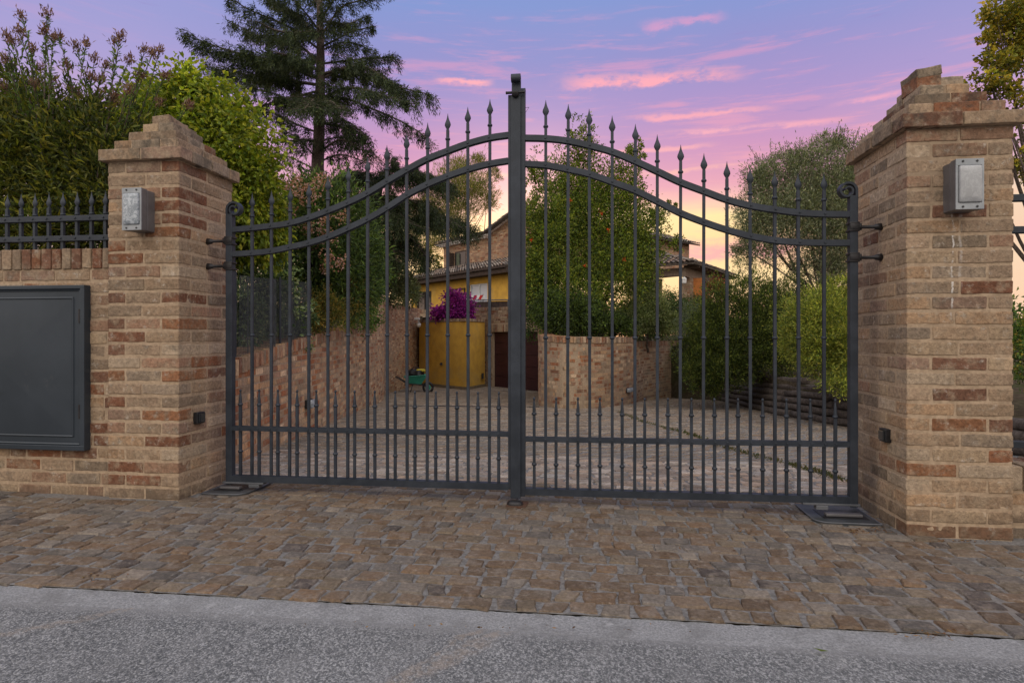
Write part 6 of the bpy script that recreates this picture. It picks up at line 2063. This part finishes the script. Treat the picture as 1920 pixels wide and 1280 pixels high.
plant('bush', 'light yellow-green feathery bush beside the right pillar', 'bush', 88, [B(1530, 600, 8.6, 64, 56, .5), B(1580, 570, 8.8, 46, 50, .45), B(1545, 660, 8.4, 62, 46, .45), B(1595, 650, 8.2, 40, 70, .4), B(1500, 640, 9.0, 40, 50, .4), B(1580, 715, 7.9, 34, 26, .3)], 42000, (0.046, 0.014), [(0.14, 0.16, 0.028), (0.095, 0.12, 0.022), (0.20, 0.20, 0.04), (0.05, 0.07, 0.018)], gz(1550, 8.9, H - 0.95), 0.03, 10, clump=0.2, dense=0.42, per=30, upw=0.5)

plant('shrub', 'dark green hedge behind the pomegranate trunk, above the curved wall', 'shrub', 130, [B(1140, 600, 16.5, 110, 36, .7), B(1250, 600, 17.5, 90, 44, .7), B(1040, 590, 17.0, 60, 50, .6)], 22000, (0.075, 0.04), G_DARK, gz(1150, 16.6, H - 0.4), 0.03, 8, clump=0.22, per=34)

# --- olive tree
plant('olive_tree', 'grey-leaved olive tree above the bushes, left of the right pillar', 'tree', 89, [B(1480, 400, 13.5, 80, 90, .9), B(1425, 410, 13.3, 48, 80, .6), B(1540, 370, 13.6, 70, 90, .9), B(1600, 340, 13.8, 60, 70, .8), B(1570, 450, 13.6, 60, 70, .7), B(1500, 310, 13.5, 60, 36, .5), B(1430, 330, 13.3, 40, 36, .4), B(1560, 270, 13.6, 36, 26, .4), B(1640, 300, 13.8, 50, 40, .5), B(1400, 470, 13.2, 28, 40, .3), B(1550, 500, 13.5, 70, 30, .6)],
      95000, (0.066, 0.017), G_OLIVE, gz(1555, 13.6, H - 0.6), 0.11, 20, trunk='trunk', crown='crown', clump=0.26, dense=0.55, per=34, upw=0.7)
g = np.random.default_rng(90)
ol = [o for o in COL.objects if o.name.startswith('olive_tree')][0]
sh = MB(); sb = MB()
for (px, py) in [(1405, 275), (1418, 290), (1445, 262), (1460, 268), (1500, 258), (1524, 250), (1575, 228), (1582, 240), (1600, 248), (1612, 240), (1630, 248), (1494, 272), (1390, 320), (1380, 420), (1378, 470), (1550, 262), (1378, 370), (1640, 255), (1480, 280)]:
    tip = P(px, py, 13.5); b0 = P(px + (1510 - px) * 0.25 + g.normal() * 6, py + 62, 13.5)
    pts = catmull([b0, (b0 + tip) / 2 + g.normal(size=3) * 0.03, tip], 5); sb.tube(pts, np.linspace(0.008, 0.003, len(pts)), 4)
    m = 55; u = g.random(m) * (len(pts) - 1.001); i0 = u.astype(int)
    c = pts[i0] + (pts[i0 + 1] - pts[i0]) * (u - i0)[:, None]
    V, Fq = leafquads(c, unit(g.normal(size=(m, 3)) * 0.7 + np.array((0, 0, 0.7))), g.uniform(.04, .07, m), 0.013, g)
    sh.add(V, Fq, np.repeat(pick(g, G_OLIVE, m), 4, 0))
sh.build('shoots', M_LEAF, ol); sb.build('twigs', M_BARK, ol, smooth=True)

# --- right edge
plant('maple_tree', 'golden-green tree leaning in at the top right behind the right pillar', 'tree', 91, [B(1895, 40, 8.2, 50, 40, .4), B(1930, 90, 8.3, 60, 50, .5), B(1880, 120, 8.2, 42, 28, .35), B(1850, 155, 8.2, 28, 20, .25), B(1880, 175, 8.2, 34, 22, .3), B(1960, 20, 8.3, 90, 70, .6), B(1915, 300, 8.2, 14, 16, .2), B(1990, 200, 8.4, 70, 90, .6), B(1860, 20, 8.2, 20, 22, .2), B(1855, 62, 8.2, 16, 9, .15), B(1930, 320, 8.3, 20, 22, .2)],
      12000, (0.058, 0.042), [(0.15, 0.13, 0.018), (0.10, 0.105, 0.02), (0.06, 0.07, 0.015), (0.21, 0.17, 0.025)], gz(2020, 8.5, H - 1.1), 0.12, 20, trunk='trunk', crown='crown', clump=0.26, per=16)
plant('shrub', 'yellow-green hedge glimpsed between right pillar and picture edge', 'shrub', 92, [B(1930, 640, 6.5, 60, 70, .5), B(2000, 640, 6.5, 60, 80, .5)], 7000, (0.045, 0.02), G_MID + [(0.16, 0.14, 0.03)], gz(1940, 6.6, H - 0.95), 0.03, 6, clump=0.22, per=30)
plant('dark_shrub', 'dark red-leaved creeper hanging under the porch eave', 'creeper', 93, [B(1340, 535, 27.5, 14, 14, .4), B(1325, 560, 27.3, 10, 18, .3), B(1350, 548, 28, 10, 12, .3)], 1500, (0.12, 0.07), [(0.12, 0.03, 0.02), (0.07, 0.02, 0.02), (0.16, 0.06, 0.03)], gz(1330, 28, H + 0.9), 0.02, 5, clump=0.3, per=20)

# --- bougainvillea
plant('bougainvillea', 'bright magenta bougainvillea on top of the ochre shed', 'flowers', 94, [B(858, 575, 21.9, 26, 24, .5), B(850, 556, 21.9, 16, 14, .35), B(830, 588, 21.7, 26, 14, .45), B(875, 583, 22.0, 14, 18, .35), B(866, 590, 21.6, 24, 10, .4), B(822, 585, 21.8, 14, 9, .3)], 7000, (0.085, 0.06), [(0.27, 0.020, 0.26), (0.20, 0.012, 0.21), (0.36, 0.04, 0.34), (0.12, 0.008, 0.14)], CS((855 - 960) / F * 22, 22.0, H + 0.58), 0.03, 8, mat=M_PETAL, crown='bracts', clump=0.3, per=16)

# --- tree belt far behind so that no empty horizon shows
g = np.random.default_rng(95)
for k, (px, py, s, rx, ry) in enumerate([(1800, 600, 60, 110, 50), (2150, 600, 55, 130, 60), (1640, 590, 70, 80, 40), (-150, 480, 30, 160, 120), (-450, 480, 30, 180, 130)]):
    pos_ = ['between olive and right pillar', 'beyond the right picture edge', 'low behind the olive tree', 'behind the big flowering shrub', 'outside the left picture edge'][k]
    plant('woodland_tree', 'distant dark tree ' + pos_, 'tree', 96 + k, [B(px, py, s, rx, ry, rx / F * s * 0.6)], 5000, (0.5, 0.3) if s > 40 else (0.3, 0.18), G_DARK, gz(px, s, H - 0.5), 0.3, 8, trunk='trunk', crown='crown', clump=0.3, per=30, group=None)
